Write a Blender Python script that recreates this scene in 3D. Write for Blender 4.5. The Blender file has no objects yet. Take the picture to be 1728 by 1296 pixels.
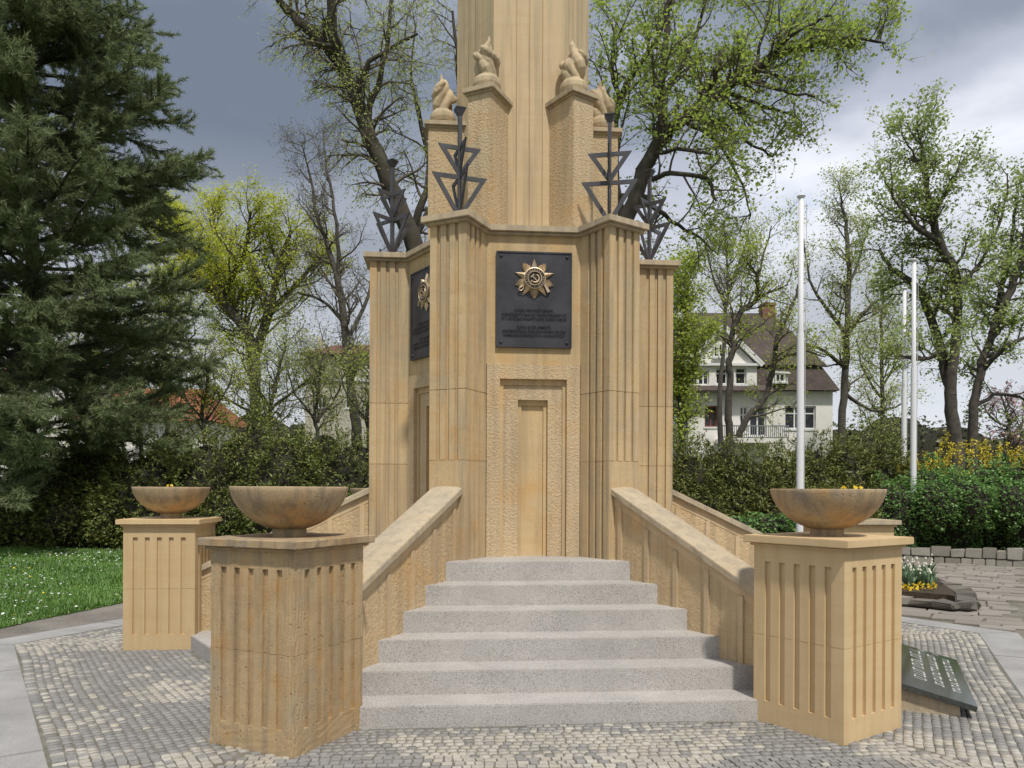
import bpy, bmesh, math, random
import numpy as np
from math import radians, sin, cos, tan, pi, atan2, sqrt
from mathutils import Vector, Matrix

scene = bpy.context.scene
COL = scene.collection

# ------------------------------------------------------------------ camera
CAM = Vector((-0.7967, -8.3469, 1.6)); FPX = 1318.8; HORIZON = 826.4; YAW = 0.083
cam_data = bpy.data.cameras.new('camera')
cam_data.sensor_width = 36.0; cam_data.lens = FPX / 1728 * 36.0
cam_data.shift_y = (HORIZON - 648) / 1728
cam_data.clip_end = 3000.0
camera = bpy.data.objects.new('camera', cam_data); COL.objects.link(camera)
camera.matrix_world = Matrix.Translation(CAM) @ Matrix.Rotation(-YAW, 4, 'Z') @ Matrix.Rotation(radians(90), 4, 'X') @ Matrix.Rotation(0.0042, 4, 'Z')
scene.camera = camera
FWD = Vector((sin(YAW), cos(YAW), 0)); RIGHT = Vector((cos(YAW), -sin(YAW), 0))

def at(px, py, d):
    """point of the place seen at photo pixel (px, py) at distance d along the view"""
    return CAM + FWD * d + RIGHT * ((px - 864) / FPX * d) + Vector((0, 0, -(py - HORIZON) / FPX * d))

# ------------------------------------------------------------------ sky, sun, exposure
SUN_AZ, SUN_EL = radians(-78), radians(58)
SUN_DIR = Vector((cos(SUN_AZ) * cos(SUN_EL), sin(SUN_AZ) * cos(SUN_EL), sin(SUN_EL)))
world = bpy.data.worlds.new('World'); scene.world = world; world.use_nodes = True
wt = world.node_tree; wt.nodes.clear()

def nd(nt, typ, ins=None, **attrs):
    n = nt.nodes.new(typ)
    for k, v in attrs.items(): setattr(n, k, v)
    for k, v in (ins or {}).items():
        s = n.inputs[k]
        if isinstance(v, bpy.types.NodeSocket): nt.links.new(v, s)
        else: s.default_value = v
    return n

def ramp(nt, fac, stops, interp='LINEAR'):
    n = nt.nodes.new('ShaderNodeValToRGB'); n.color_ramp.interpolation = interp
    e = n.color_ramp.elements
    while len(e) < len(stops): e.new(0.5)
    for el, (p, c) in zip(e, stops):
        el.position = p
        el.color = (c, c, c, 1) if isinstance(c, (int, float)) else (*c[:3], 1)
    nt.links.new(fac, n.inputs['Fac'])
    return n.outputs['Color']

def mixc(nt, fac, a, b, blend='MIX'):
    n = nt.nodes.new('ShaderNodeMix'); n.data_type = 'RGBA'; n.blend_type = blend
    for i, v in ((0, fac), (6, a), (7, b)):
        if isinstance(v, bpy.types.NodeSocket): nt.links.new(v, n.inputs[i])
        elif i == 0: n.inputs[i].default_value = v
        else: n.inputs[i].default_value = (*v[:3], 1)
    return n.outputs[2]

def maths(nt, op, a, b=0.0, clamp=False):
    n = nt.nodes.new('ShaderNodeMath'); n.operation = op; n.use_clamp = clamp
    for i, v in ((0, a), (1, b)):
        if isinstance(v, bpy.types.NodeSocket): nt.links.new(v, n.inputs[i])
        else: n.inputs[i].default_value = v
    return n.outputs[0]

sky = nd(wt, 'ShaderNodeTexSky', sky_type='NISHITA', sun_disc=False, sun_elevation=SUN_EL,
         sun_rotation=atan2(SUN_DIR.x, SUN_DIR.y), air_density=1.0, dust_density=1.5, ozone_density=1.0)
tc = nd(wt, 'ShaderNodeTexCoord')
mp = nd(wt, 'ShaderNodeMapping', {'Vector': tc.outputs['Generated'], 'Location': (8.0, 2.0, 4.0), 'Scale': (1.0, 1.0, 2.0)})
big = nd(wt, 'ShaderNodeTexNoise', {'Vector': mp.outputs[0], 'Scale': 1.55, 'Detail': 2.0, 'Roughness': 0.5, 'Distortion': 0.3})
fine = nd(wt, 'ShaderNodeTexNoise', {'Vector': mp.outputs[0], 'Scale': 3.8, 'Detail': 6.0, 'Roughness': 0.5, 'Distortion': 0.35})
body = maths(wt, 'ADD', maths(wt, 'MULTIPLY', big.outputs['Fac'], 0.72), maths(wt, 'MULTIPLY', fine.outputs['Fac'], 0.28))
S = 10.0    # the sky picture is divided by the background strength
cl = ramp(wt, body, [(0.37, (.118 * S, .143 * S, .19 * S)), (0.44, (.185 * S, .212 * S, .262 * S)), (0.52, (.31 * S, .335 * S, .40 * S)), (0.63, (.62 * S, .64 * S, .69 * S))], 'EASE')
hole = ramp(wt, fine.outputs['Fac'], [(0.60, 0.0), (0.72, 1.0)])
hole = maths(wt, 'MULTIPLY', hole, ramp(wt, big.outputs['Fac'], [(0.46, 0.0), (0.56, 0.8)]))
skymix = mixc(wt, hole, cl, sky.outputs['Color'])
up_z = nd(wt, 'ShaderNodeSeparateXYZ', {'Vector': tc.outputs['Generated']}).outputs['Z']
skymix = mixc(wt, ramp(wt, up_z, [(0.0, .9), (.14, .7), (.40, 0.0)]), skymix, (.46 * S, .48 * S, .51 * S))      # pale air low over the horizon
bg = nd(wt, 'ShaderNodeBackground', {'Color': skymix, 'Strength': 0.115})
nd(wt, 'ShaderNodeOutputWorld', {'Surface': bg.outputs[0]})

sun_data = bpy.data.lights.new('sun', 'SUN'); sun_data.energy = 2.4; sun_data.angle = radians(3.0); sun_data.color = (1.0, 0.95, 0.87)
sun = bpy.data.objects.new('sun', sun_data); COL.objects.link(sun)
sun.rotation_euler = (-SUN_DIR).to_track_quat('-Z', 'Y').to_euler()

scene.view_settings.view_transform = 'Standard'; scene.view_settings.look = 'None'
scene.view_settings.exposure = 0.50; scene.view_settings.gamma = 1.0
scene.render.engine = 'CYCLES'
scene.cycles.use_denoising = True
scene.cycles.max_bounces = 6; scene.cycles.diffuse_bounces = 3; scene.cycles.glossy_bounces = 2
scene.cycles.transmission_bounces = 4; scene.cycles.transparent_max_bounces = 4
scene.cycles.caustics_reflective = False; scene.cycles.caustics_refractive = False

# ------------------------------------------------------------------ helpers
class MB:
    def __init__(self): self.v = []; self.f = []; self.m = []; self.mi = 0
    def face(self, *pts):
        i = len(self.v); self.v.extend([tuple(p) for p in pts]); self.f.append(tuple(range(i, i + len(pts)))); self.m.append(self.mi)
    def add(self, vs, fs):
        i = len(self.v); self.v.extend([tuple(p) for p in vs])
        for f in fs: self.f.append(tuple(i + k for k in f)); self.m.append(self.mi)
    def prism(self, poly, z0, z1, top=None, cap=True):
        n = len(poly); top = top or poly
        vs = [(x, y, z0) for x, y in poly] + [(x, y, z1) for x, y in top]
        fs = [(i, (i + 1) % n, n + (i + 1) % n, n + i) for i in range(n)]
        if cap: fs += [tuple(range(n - 1, -1, -1)), tuple(range(n, 2 * n))]
        self.add(vs, fs)
    def box(self, x0, x1, y0, y1, z0, z1):
        self.prism([(x0, y0), (x1, y0), (x1, y1), (x0, y1)], z0, z1)
    def obox(self, c, ax, ay, az):
        c, ax, ay, az = map(Vector, (c, ax, ay, az)); vs = []
        for k in (-1, 1):
            for a, b in ((-1, -1), (1, -1), (1, 1), (-1, 1)): vs.append(c + ax * a + ay * b + az * k)
        self.add(vs, [(3, 2, 1, 0), (4, 5, 6, 7), (0, 1, 5, 4), (1, 2, 6, 5), (2, 3, 7, 6), (3, 0, 4, 7)])
    def bar(self, p, q, w, t, side):
        p, q = Vector(p), Vector(q); d = (q - p); L = d.length; d = d / L; s = Vector(side).normalized(); n = d.cross(s).normalized(); s = n.cross(d)
        self.obox((p + q) / 2, d * L / 2, s * w / 2, n * t / 2)
    def lathe(self, prof, n=32, c=(0, 0, 0)):
        vs = []; fs = []
        for r, z in prof:
            for k in range(n): vs.append((c[0] + r * cos(2 * pi * k / n), c[1] + r * sin(2 * pi * k / n), c[2] + z))
        for i in range(len(prof) - 1):
            for k in range(n): fs.append((i * n + k, i * n + (k + 1) % n, (i + 1) * n + (k + 1) % n, (i + 1) * n + k))
        self.add(vs, fs)
    def tube(self, pts, rad, n=5, capend=False):
        m = len(pts); vs = []; fs = []; u = None
        for i in range(m):
            a = pts[max(i - 1, 0)]; b = pts[min(i + 1, m - 1)]
            t = Vector((b[0] - a[0], b[1] - a[1], b[2] - a[2]))
            if t.length < 1e-9: t = Vector((0, 0, 1))
            t.normalize()
            if u is None: u = t.orthogonal().normalized()
            u = (u - t * u.dot(t))
            u = u.normalized() if u.length > 1e-6 else t.orthogonal().normalized()
            w = t.cross(u); r = rad[i]; x, y, z = pts[i]
            for k in range(n):
                c, s = cos(2 * pi * k / n) * r, sin(2 * pi * k / n) * r
                vs.append((x + u.x * c + w.x * s, y + u.y * c + w.y * s, z + u.z * c + w.z * s))
        for i in range(m - 1):
            for k in range(n): fs.append((i * n + k, i * n + (k + 1) % n, (i + 1) * n + (k + 1) % n, (i + 1) * n + k))
        if capend: fs.append(tuple(range((m - 1) * n, m * n))); fs.append(tuple(range(n - 1, -1, -1)))
        self.add(vs, fs)
    def grid(self, us, vs, D, fr, M=None, skip=None):
        """relief panel: cell (i, j) lies D(i, j) below the face; fr maps (u, v, w) to space"""
        nu, nv = len(us) - 1, len(vs) - 1
        d = [[D(i, j) for j in range(nv)] for i in range(nu)]
        for i in range(nu):
            for j in range(nv):
                if M: self.mi = M(i, j)
                w = -d[i][j]
                if not (skip and skip(i, j)):
                    self.face(fr(us[i], vs[j], w), fr(us[i + 1], vs[j], w), fr(us[i + 1], vs[j + 1], w), fr(us[i], vs[j + 1], w))
                if i + 1 < nu and d[i + 1][j] != d[i][j]:
                    w2 = -d[i + 1][j]; u = us[i + 1]
                    self.face(fr(u, vs[j], w), fr(u, vs[j], w2), fr(u, vs[j + 1], w2), fr(u, vs[j + 1], w))
                if j + 1 < nv and d[i][j + 1] != d[i][j]:
                    w2 = -d[i][j + 1]; v = vs[j + 1]
                    self.face(fr(us[i], v, w), fr(us[i + 1], v, w), fr(us[i + 1], v, w2), fr(us[i], v, w2))
    def mesh(self, name, mats, smooth=False, merge=True, bevel=0.0):
        me = bpy.data.meshes.new(name); me.from_pydata(self.v, [], self.f)
        mats = mats if isinstance(mats, (list, tuple)) else [mats]
        for m in mats: me.materials.append(m)
        if len(mats) > 1: me.polygons.foreach_set('material_index', self.m)
        if merge:
            bm = bmesh.new(); bm.from_mesh(me)
            bmesh.ops.remove_doubles(bm, verts=bm.verts, dist=1e-5)
            bmesh.ops.recalc_face_normals(bm, faces=bm.faces)
            if bevel:
                ed = [e for e in bm.edges if len(e.link_faces) == 2 and e.calc_face_angle(0) > 0.6]
                bmesh.ops.bevel(bm, geom=ed, offset=bevel, segments=2, affect='EDGES', clamp_overlap=True)
            bm.to_mesh(me); bm.free()
        if smooth: me.polygons.foreach_set('use_smooth', [True] * len(me.polygons))
        me.update()
        return me
    def build(self, name, mats, parent=None, **kw):
        return link(name, self.mesh(name, mats, **kw), parent)

def link(name, me, parent=None):
    o = bpy.data.objects.new(name, me); COL.objects.link(o); o.parent = parent
    return o
def tag(o, label=None, cat=None, group=None, kind=None):
    if label: o['label'] = label
    if cat: o['category'] = cat
    if group: o['group'] = group
    if kind: o['kind'] = kind
    return o
def empty(name, loc=(0, 0, 0), rz=0.0, label=None, cat=None, group=None):
    o = bpy.data.objects.new(name, None); COL.objects.link(o); o.location = loc; o.rotation_euler = (0, 0, rz)
    o.empty_display_size = 0.1
    return tag(o, label, cat, group)
def fastmesh(name, V, F, mats, smooth=False, matidx=None):
    V = np.asarray(V, dtype=np.float32); F = np.asarray(F, dtype=np.int32); k = F.shape[1]
    me = bpy.data.meshes.new(name)
    me.vertices.add(len(V)); me.vertices.foreach_set('co', V.ravel())
    me.loops.add(F.size); me.loops.foreach_set('vertex_index', F.ravel())
    me.polygons.add(len(F)); me.polygons.foreach_set('loop_start', np.arange(0, F.size, k, dtype=np.int32))
    me.polygons.foreach_set('loop_total', np.full(len(F), k, dtype=np.int32))
    for m in (mats if isinstance(mats, (list, tuple)) else [mats]): me.materials.append(m)
    if matidx is not None: me.polygons.foreach_set('material_index', np.asarray(matidx, dtype=np.int32))
    me.update(calc_edges=True); me.validate()
    if smooth: me.polygons.foreach_set('use_smooth', [True] * len(F))
    return me
def arm_rz(phi): return radians(phi - 90)
def loc2(phi, r, s):
    t = arm_rz(phi); return (r * cos(t) - s * sin(t), r * sin(t) + s * cos(t))

# ------------------------------------------------------------------ materials
def newmat(name):
    m = bpy.data.materials.new(name); m.use_nodes = True; m.node_tree.nodes.clear(); return m, m.node_tree
def finish(nt, color, rough=0.8, metal=0.0, bump=None, strength=0.5, dist=0.01, spec=0.3):
    b = nd(nt, 'ShaderNodeBsdfPrincipled')
    for k, v in (('Base Color', color), ('Roughness', rough), ('Metallic', metal), ('Specular IOR Level', spec)):
        if isinstance(v, bpy.types.NodeSocket): nt.links.new(v, b.inputs[k])
        else: b.inputs[k].default_value = (*v[:3], 1) if k == 'Base Color' else v
    if bump is not None:
        bn = nd(nt, 'ShaderNodeBump', {'Height': bump, 'Strength': strength, 'Distance': dist})
        nt.links.new(bn.outputs[0], b.inputs['Normal'])
    nd(nt, 'ShaderNodeOutputMaterial', {'Surface': b.outputs[0]})
    return b
def noise(nt, vec, scale, detail=3.0, rough=0.55, dist=0.0):
    return nd(nt, 'ShaderNodeTexNoise', {'Vector': vec, 'Scale': scale, 'Detail': detail, 'Roughness': rough, 'Distortion': dist}).outputs['Fac']
def pos(nt, scale=None):
    g = nd(nt, 'ShaderNodeNewGeometry').outputs['Position']
    if scale is None: return g
    return nd(nt, 'ShaderNodeMapping', {'Vector': g, 'Scale': scale}).outputs[0]

def stone(name, c1, c2, stain=(.2, .16, .11), stain_amt=0.5, relief='fine', lichen=0.0, grain=0.12, ochre=0.0, pits=0.0, rough=0.88):
    m, nt = newmat(name); P = pos(nt)
    col = mixc(nt, ramp(nt, noise(nt, P, 1.1, 4), [(.33, 0.0), (.67, 1.0)]), c1, c2)
    bed = noise(nt, pos(nt, (.5, .5, 5.0)), 2.3, 4, .6, .4)                   # bedding bands of the sandstone
    col = mixc(nt, maths(nt, 'MULTIPLY', ramp(nt, bed, [(.45, 0.0), (.7, 1.0)]), .30), col, (c1[0] * .82, c1[1] * .74, c1[2] * .62))
    if ochre:
        col = mixc(nt, maths(nt, 'MULTIPLY', ramp(nt, noise(nt, P, 2.6, 4, .6), [(.52, 0.0), (.66, 1.0)]), ochre), col, (c1[0] * .95, c1[1] * .70, c1[2] * .38))
    run = noise(nt, pos(nt, (6, 6, .35)), 2.0, 5, .62)                        # rain streaks
    col = mixc(nt, maths(nt, 'MULTIPLY', ramp(nt, run, [(.46, 0.0), (.62, 1.0)]), stain_amt), col, stain)
    if lichen:
        li = ramp(nt, noise(nt, P, 3.4, 6, .65), [(.56, 0.0), (.68, 1.0)])
        col = mixc(nt, maths(nt, 'MULTIPLY', li, lichen), col, (.30, .29, .24))
    tone = ramp(nt, nd(nt, 'ShaderNodeObjectInfo').outputs['Random'], [(0.0, (.90, .89, .87)), (.5, (1.0, 1.0, 1.0)), (1.0, (1.06, 1.05, 1.02))])
    col = mixc(nt, 1.0, col, tone, 'MULTIPLY')                                # each block has its own tone
    soot = maths(nt, 'MULTIPLY', ramp(nt, noise(nt, pos(nt, (11, 11, .6)), 1.7, 6, .7), [(.55, 0.0), (.70, 1.0)]), ramp(nt, noise(nt, P, .9, 3), [(.42, 0.0), (.62, 1.0)]))
    col = mixc(nt, maths(nt, 'MULTIPLY', soot, stain_amt * .7), col, tuple(x * .75 for x in stain))
    g = noise(nt, P, 95, 4, .7)
    col = mixc(nt, 1.0, col, ramp(nt, g, [(.3, 1 - grain), (.7, 1 + grain * .5)]), 'MULTIPLY')
    if relief == 'pecked':
        h1 = noise(nt, P, 52, 4, .62, .2); h2 = noise(nt, P, 110, 3, .6)
        h = maths(nt, 'ADD', maths(nt, 'MULTIPLY', ramp(nt, h1, [(.36, 0.0), (.64, 1.0)]), 1.0), maths(nt, 'MULTIPLY', h2, .45))
        st, di = .6, .009
        col = mixc(nt, 1.0, col, ramp(nt, h1, [(.35, .92), (.6, 1.05)]), 'MULTIPLY')
    elif relief == 'hewn':
        h1 = noise(nt, P, 30, 5, .64, .4); h2 = noise(nt, P, 80, 3, .6)
        h = maths(nt, 'ADD', ramp(nt, h1, [(.3, 0.0), (.7, 1.0)]), maths(nt, 'MULTIPLY', h2, .3)); st, di = .65, .012
    else:
        h = maths(nt, 'ADD', maths(nt, 'MULTIPLY', noise(nt, P, 70, 4, .6), .5), maths(nt, 'MULTIPLY', noise(nt, P, 9, 4), .8)); st, di = .4, .005
    if pits:
        vo = nd(nt, 'ShaderNodeTexVoronoi', {'Vector': P, 'Scale': 26.0, 'Randomness': 1.0}).outputs['Distance']
        hole_ = maths(nt, 'MULTIPLY', ramp(nt, vo, [(.08, 1.0), (.24, 0.0)]), ramp(nt, noise(nt, P, 5.0, 3), [(.5, 0.0), (.62, 1.0)]))
        h = maths(nt, 'SUBTRACT', h, maths(nt, 'MULTIPLY', hole_, pits * 2.2)); di = max(di, .008); st = max(st, .55)
        col = mixc(nt, maths(nt, 'MULTIPLY', hole_, .45), col, (.14, .10, .06))
    finish(nt, col, rough, bump=h, strength=st, dist=di)
    return m

SAND = stone('sandstone_smooth', (.62, .465, .265), (.53, .405, .24), (.35, .285, .19), .6, lichen=.28, ochre=.35, pits=.05)
SANDFACE = stone('sandstone_face', (.65, .48, .26), (.57, .43, .245), (.38, .285, .175), .45, ochre=.4, pits=.2)
ROUGH = stone('sandstone_pecked', (.67, .515, .32), (.58, .45, .28), (.38, .30, .20), .42, 'pecked', lichen=.14, ochre=.3)
HEWN = stone('sandstone_hewn', (.66, .495, .29), (.56, .425, .25), (.37, .28, .175), .42, 'hewn', ochre=.35)
SHAFT = stone('sandstone_shaft', (.62, .48, .30), (.55, .43, .27), (.38, .305, .205), .55, grain=.08)
NEWSAND = stone('sandstone_new', (.63, .47, .265), (.585, .44, .255), (.52, .37, .19), .4, grain=.06)
OLDSAND = stone('sandstone_old', (.49, .355, .195), (.41, .305, .18), (.27, .21, .14), .55, lichen=.35, ochre=.35, pits=.6, grain=.16)
COPING = stone('sandstone_coping', (.53, .435, .30), (.44, .37, .27), (.31, .27, .21), .5, lichen=.45, grain=.16, pits=.15)
CORNICE = stone('sandstone_cornice', (.55, .44, .295), (.47, .385, .265), (.30, .255, .19), .55, lichen=.35)
BOWL = stone('sandstone_bowl', (.47, .35, .21), (.40, .30, .19), (.23, .19, .14), .7, lichen=.45, ochre=.5, grain=.2, pits=.3)
FLAME = stone('sandstone_flame', (.57, .45, .29), (.48, .385, .255), (.28, .225, .155), .6, grain=.12)

def granite(name, c, spot, scale=160.0, amt=.8, wear=.15):
    m, nt = newmat(name); P = pos(nt)
    col = mixc(nt, ramp(nt, noise(nt, P, 2.2, 4), [(.35, 0.0), (.65, 1.0)]), c, tuple(x * (1 - wear) for x in c))
    v = nd(nt, 'ShaderNodeTexVoronoi', {'Vector': P, 'Scale': scale, 'Randomness': 1.0})
    dirt = ramp(nt, noise(nt, P, 1.3, 6, .68), [(.46, 0.0), (.68, 1.0)])
    col = mixc(nt, maths(nt, 'MULTIPLY', dirt, .35), col, tuple(x * .62 for x in c))
    sp = ramp(nt, nd(nt, 'ShaderNodeSeparateColor', {'Color': v.outputs['Color']}).outputs[0], [(.74, 0.0), (.80, 1.0)])
    sp = maths(nt, 'MULTIPLY', sp, ramp(nt, noise(nt, P, 3.0, 3), [(.3, .6), (.6, 1.0)]))
    col = mixc(nt, maths(nt, 'MULTIPLY', sp, amt), col, spot)
    col = mixc(nt, 1.0, col, ramp(nt, noise(nt, P, 260, 2), [(.3, .88), (.7, 1.08)]), 'MULTIPLY')
    finish(nt, col, .8, bump=noise(nt, P, 140, 3), strength=.4, dist=.004)
    return m
GRANITE = granite('granite_steps', (.53, .505, .475), (.13, .12, .11), 270.0, .75)
KERB = granite('granite_kerb', (.40, .39, .375), (.20, .195, .19), 220.0, .6, .25)

def rnd_two(nt):
    a = nd(nt, 'ShaderNodeNewGeometry').outputs['Random Per Island']; b = nd(nt, 'ShaderNodeObjectInfo').outputs['Random']
    return maths(nt, 'FRACT', maths(nt, 'ADD', a, b))
def cobble(name, stops, moss=.0):
    m, nt = newmat(name); P = pos(nt)
    col = ramp(nt, rnd_two(nt), stops)
    col = mixc(nt, 1.0, col, ramp(nt, noise(nt, P, 70, 4, .7), [(.3, .78), (.7, 1.12)]), 'MULTIPLY')
    col = mixc(nt, maths(nt, 'MULTIPLY', ramp(nt, noise(nt, P, 1.6, 5, .65), [(.45, 0.0), (.7, 1.0)]), .4), col, (.22, .205, .175))
    finish(nt, col, .82, bump=noise(nt, P, 60, 4), strength=.6, dist=.006)
    return m
COB_D = cobble('cobble_grey', [(0, (.225, .22, .21)), (.4, (.27, .262, .25)), (.75, (.31, .30, .285)), (1, (.245, .235, .22))])
COB_L = cobble('cobble_pale', [(0, (.43, .40, .34)), (.35, (.50, .47, .41)), (.65, (.37, .35, .315)), (.85, (.47, .43, .35)), (1, (.40, .38, .34))])

def plain(name, c, rough=.7, metal=0.0, var=.15, scale=8.0, bump=0.0, bscale=60.0, spec=.3):
    m, nt = newmat(name); P = pos(nt)
    col = mixc(nt, ramp(nt, noise(nt, P, scale, 4), [(.3, 0.0), (.7, 1.0)]), tuple(x * (1 - var) for x in c), tuple(min(1, x * (1 + var)) for x in c))
    finish(nt, col, rough, metal, bump=noise(nt, P, bscale, 4) if bump else None, strength=bump, dist=.01, spec=spec)
    return m
IRON = plain('dark_painted_iron', (.075, .074, .080), .5, .0, .2, 10)
PLATE = plain('patinated_bronze_plate', (.058, .058, .066), .45, .35, .25, 5, .15, 30)
LETTER = plain('dark_raised_letters', (.012, .012, .013), .5, .2, .1)
BRONZE = plain('worn_gilt_bronze', (.60, .47, .31), .42, .8, .3, 22, .1, 80)
BRONZE_D = plain('dark_bronze', (.07, .055, .045), .5, .5, .2, 20)
def leafmat(name, cols, trans=.35):
    m, nt = newmat(name)
    r = nd(nt, 'ShaderNodeNewGeometry').outputs['Random Per Island']
    n = len(cols); c = ramp(nt, r, [(i / max(1, n - 1), k) for i, k in enumerate(cols)])
    big = ramp(nt, noise(nt, pos(nt), .7, 3), [(.3, .78), (.7, 1.18)])
    c = mixc(nt, 1.0, c, big, 'MULTIPLY')
    d = nd(nt, 'ShaderNodeBsdfDiffuse', {'Color': c}); t = nd(nt, 'ShaderNodeBsdfTranslucent', {'Color': c})
    g = nd(nt, 'ShaderNodeBsdfGlossy', {'Color': (.5, .5, .5, 1), 'Roughness': .45})
    x = nd(nt, 'ShaderNodeMixShader', {'Fac': trans, 1: d.outputs[0], 2: t.outputs[0]})
    y = nd(nt, 'ShaderNodeMixShader', {'Fac': .04, 1: x.outputs[0], 2: g.outputs[0]})
    nd(nt, 'ShaderNodeOutputMaterial', {'Surface': y.outputs[0]})
    return m

# ================================================================== the monument
STEP_A = [1.614 + (6 - k) * .2875 for k in range(1, 7)]
STEP_Z = [.1415 + .1673 * (k - 1) for k in range(1, 7)]
FLOOR = STEP_Z[5]

def star(A, R, w):
    pts = []; r = (A - w * .5) / cos(radians(30))
    for k in range(6):
        for q in ((r, -w), (R, -w), (R, w), (r, w)): pts.append(loc2(60 * k + 30, *q))
    return pts
def hexa(A, rot=30):
    R = A / cos(radians(30)); return [loc2(60 * k + rot, R, 0) for k in range(6)]
def grooved(r0, r1, hw, pitch, gw, gd, end=True, ns=3):
    side = []
    for k in range(ns, 0, -1):
        c = r1 - pitch * k; side += [(c - gw / 2, 0), (c - gw / 2, gd), (c + gw / 2, gd), (c + gw / 2, 0)]
    pts = [(r0, -hw)] + [(r, -hw + d) for r, d in side] + [(r1, -hw)]
    if end:
        for c in (-pitch, 0, pitch): pts += [(r1, c - gw / 2), (r1 - gd, c - gw / 2), (r1 - gd, c + gw / 2), (r1, c + gw / 2)]
    pts += [(r1, hw)] + [(r, hw - d) for r, d in reversed(side)] + [(r0, hw)]
    return pts

monument = empty('war_memorial', (0, 0, 0), 0, 'tall six sided sandstone memorial with fluted piers and a central shaft', 'monument')
mb = MB(); mb.prism(hexa(.97), 0, 2.765); mb.build('core', SAND, monument)
mb = MB(); mb.prism(hexa(1.125), 2.765, 3.99); mb.build('wall', SANDFACE, monument)
mb = MB(); mb.prism(star(1.187, 1.663, .244), 3.982, 4.0375); mb.prism(star(1.157, 1.632, .214), 3.957, 3.9815)
mb.build('cornice', CORNICE, monument, bevel=.004)
gp = dict(pitch=.092, gw=.036, gd=.022)
a = MB(); a.prism(grooved(.9, 1.6, .184, **gp), 2.4905, 3.975); me_up = a.mesh('pier', SAND, bevel=.003)
a = MB(); a.prism(grooved(.9, 1.6, .184, **gp), 1.86, 2.4885); me_mid = a.mesh('pier_block', SAND, bevel=.003)
a = MB(); a.prism(grooved(.9, 1.5995, .1838, end=False, **gp), 0.0, 1.8605); me_low = a.mesh('pier_base_block', SAND, bevel=.003)
a = MB(); a.prism(grooved(.8, 1.576, .160, end=False, pitch=.092, gw=.036, gd=.004), 2.48, 2.50); me_joint = a.mesh('mortar_joint', SAND)
a = MB(); a.box(.5, 1.008, -.128, .128, 4.03, 5.40); me_upier = a.mesh('upper_pier', ROUGH, bevel=.006)
a = MB(); a.box(.5, 1.048, -.167, .167, 5.405, 5.452); a.box(.5, 1.026, -.146, .146, 5.385, 5.4045); me_ucap = a.mesh('pier_cap', CORNICE, bevel=.004)
for k in range(6):
    rz = arm_rz(60 * k + 30)
    pr = link('pier', me_up, monument); pr.rotation_euler = (0, 0, rz)
    for n_, m_ in (('pier_block', me_mid), ('pier_base_block', me_low), ('mortar_joint', me_joint)): link(n_, m_, pr)
    up = link('upper_pier', me_upier, monument); up.rotation_euler = (0, 0, rz)
    link('pier_cap', me_ucap, up)
# central shaft with three fine grooves in each face
pts = []
for k in range(6):
    A = .612; hs = A * tan(radians(30))
    row = [(-hs, 0)]
    for c in (-.13, 0, .13): row += [(c - .008, 0), (c - .008, .012), (c + .008, .012), (c + .008, 0)]
    pts += [loc2(60 * k, A - d, u) for u, d in row]
mb = MB(); mb.prism(pts, 4.03, 10.5); mb.prism(hexa(.66), 10.5, 10.7); sh = mb.build('shaft', SHAFT, monument)
# blind doors: nested rough frames round a smooth panel
ub = [-.434, -.312, -.277, -.140, -.104, .104, .140, .277, .312, .434]
vb = [.90, 2.392, 2.44, 2.575, 2.628, 2.763]
lev = lambda i, j: min(min(i, 8 - i), 4 - j)
DEP = [0, .04, .055, .095, .115]
fr_face = lambda A: (lambda u, v, w: (A + w, u, v))
mb = MB(); mb.grid(ub, vb, lambda i, j: DEP[lev(i, j)], fr_face(1.137), M=lambda i, j: (1, 0, 1, 0, 0)[lev(i, j)])
mb.mi = 1; mb.face((1.137, -.434, 2.763), (1.137, .434, 2.763), (1.12, .434, 2.763), (1.12, -.434, 2.763))
me_door = mb.mesh('blind_door', [SANDFACE, ROUGH], merge=True)
for k in (-1, 0, 1):
    o = link('blind_door', me_door, monument); o.rotation_euler = (0, 0, arm_rz(60 * k))

# ------------------------------------------------------------------ stairs
def stair(phi, label):
    root = empty('staircase', (0, 0, 0), arm_rz(phi), label, 'stairs', 'stairs of the memorial')
    for k in range(6):
        A, z = STEP_A[k], STEP_Z[k]; B = STEP_A[k + 1] - .03 if k < 5 else 1.0
        hw = lambda q: q * tan(radians(30)) - .105 / cos(radians(30))
        z0 = -.05 if k == 0 else STEP_Z[k - 1] - .03
        m = MB(); m.prism([(A, -hw(A)), (A, hw(A)), (B, hw(B)), (B, -hw(B))], z0, z)
        m.build('step', GRANITE, root, bevel=.007)
    return root
stair(0, 'grey speckled granite stairs leading up to the front blind door')
stair(-60, 'granite stairs on the left, glimpsed between the two left pedestals')
stair(60, 'granite stairs on the right side behind the front right balustrade')

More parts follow.
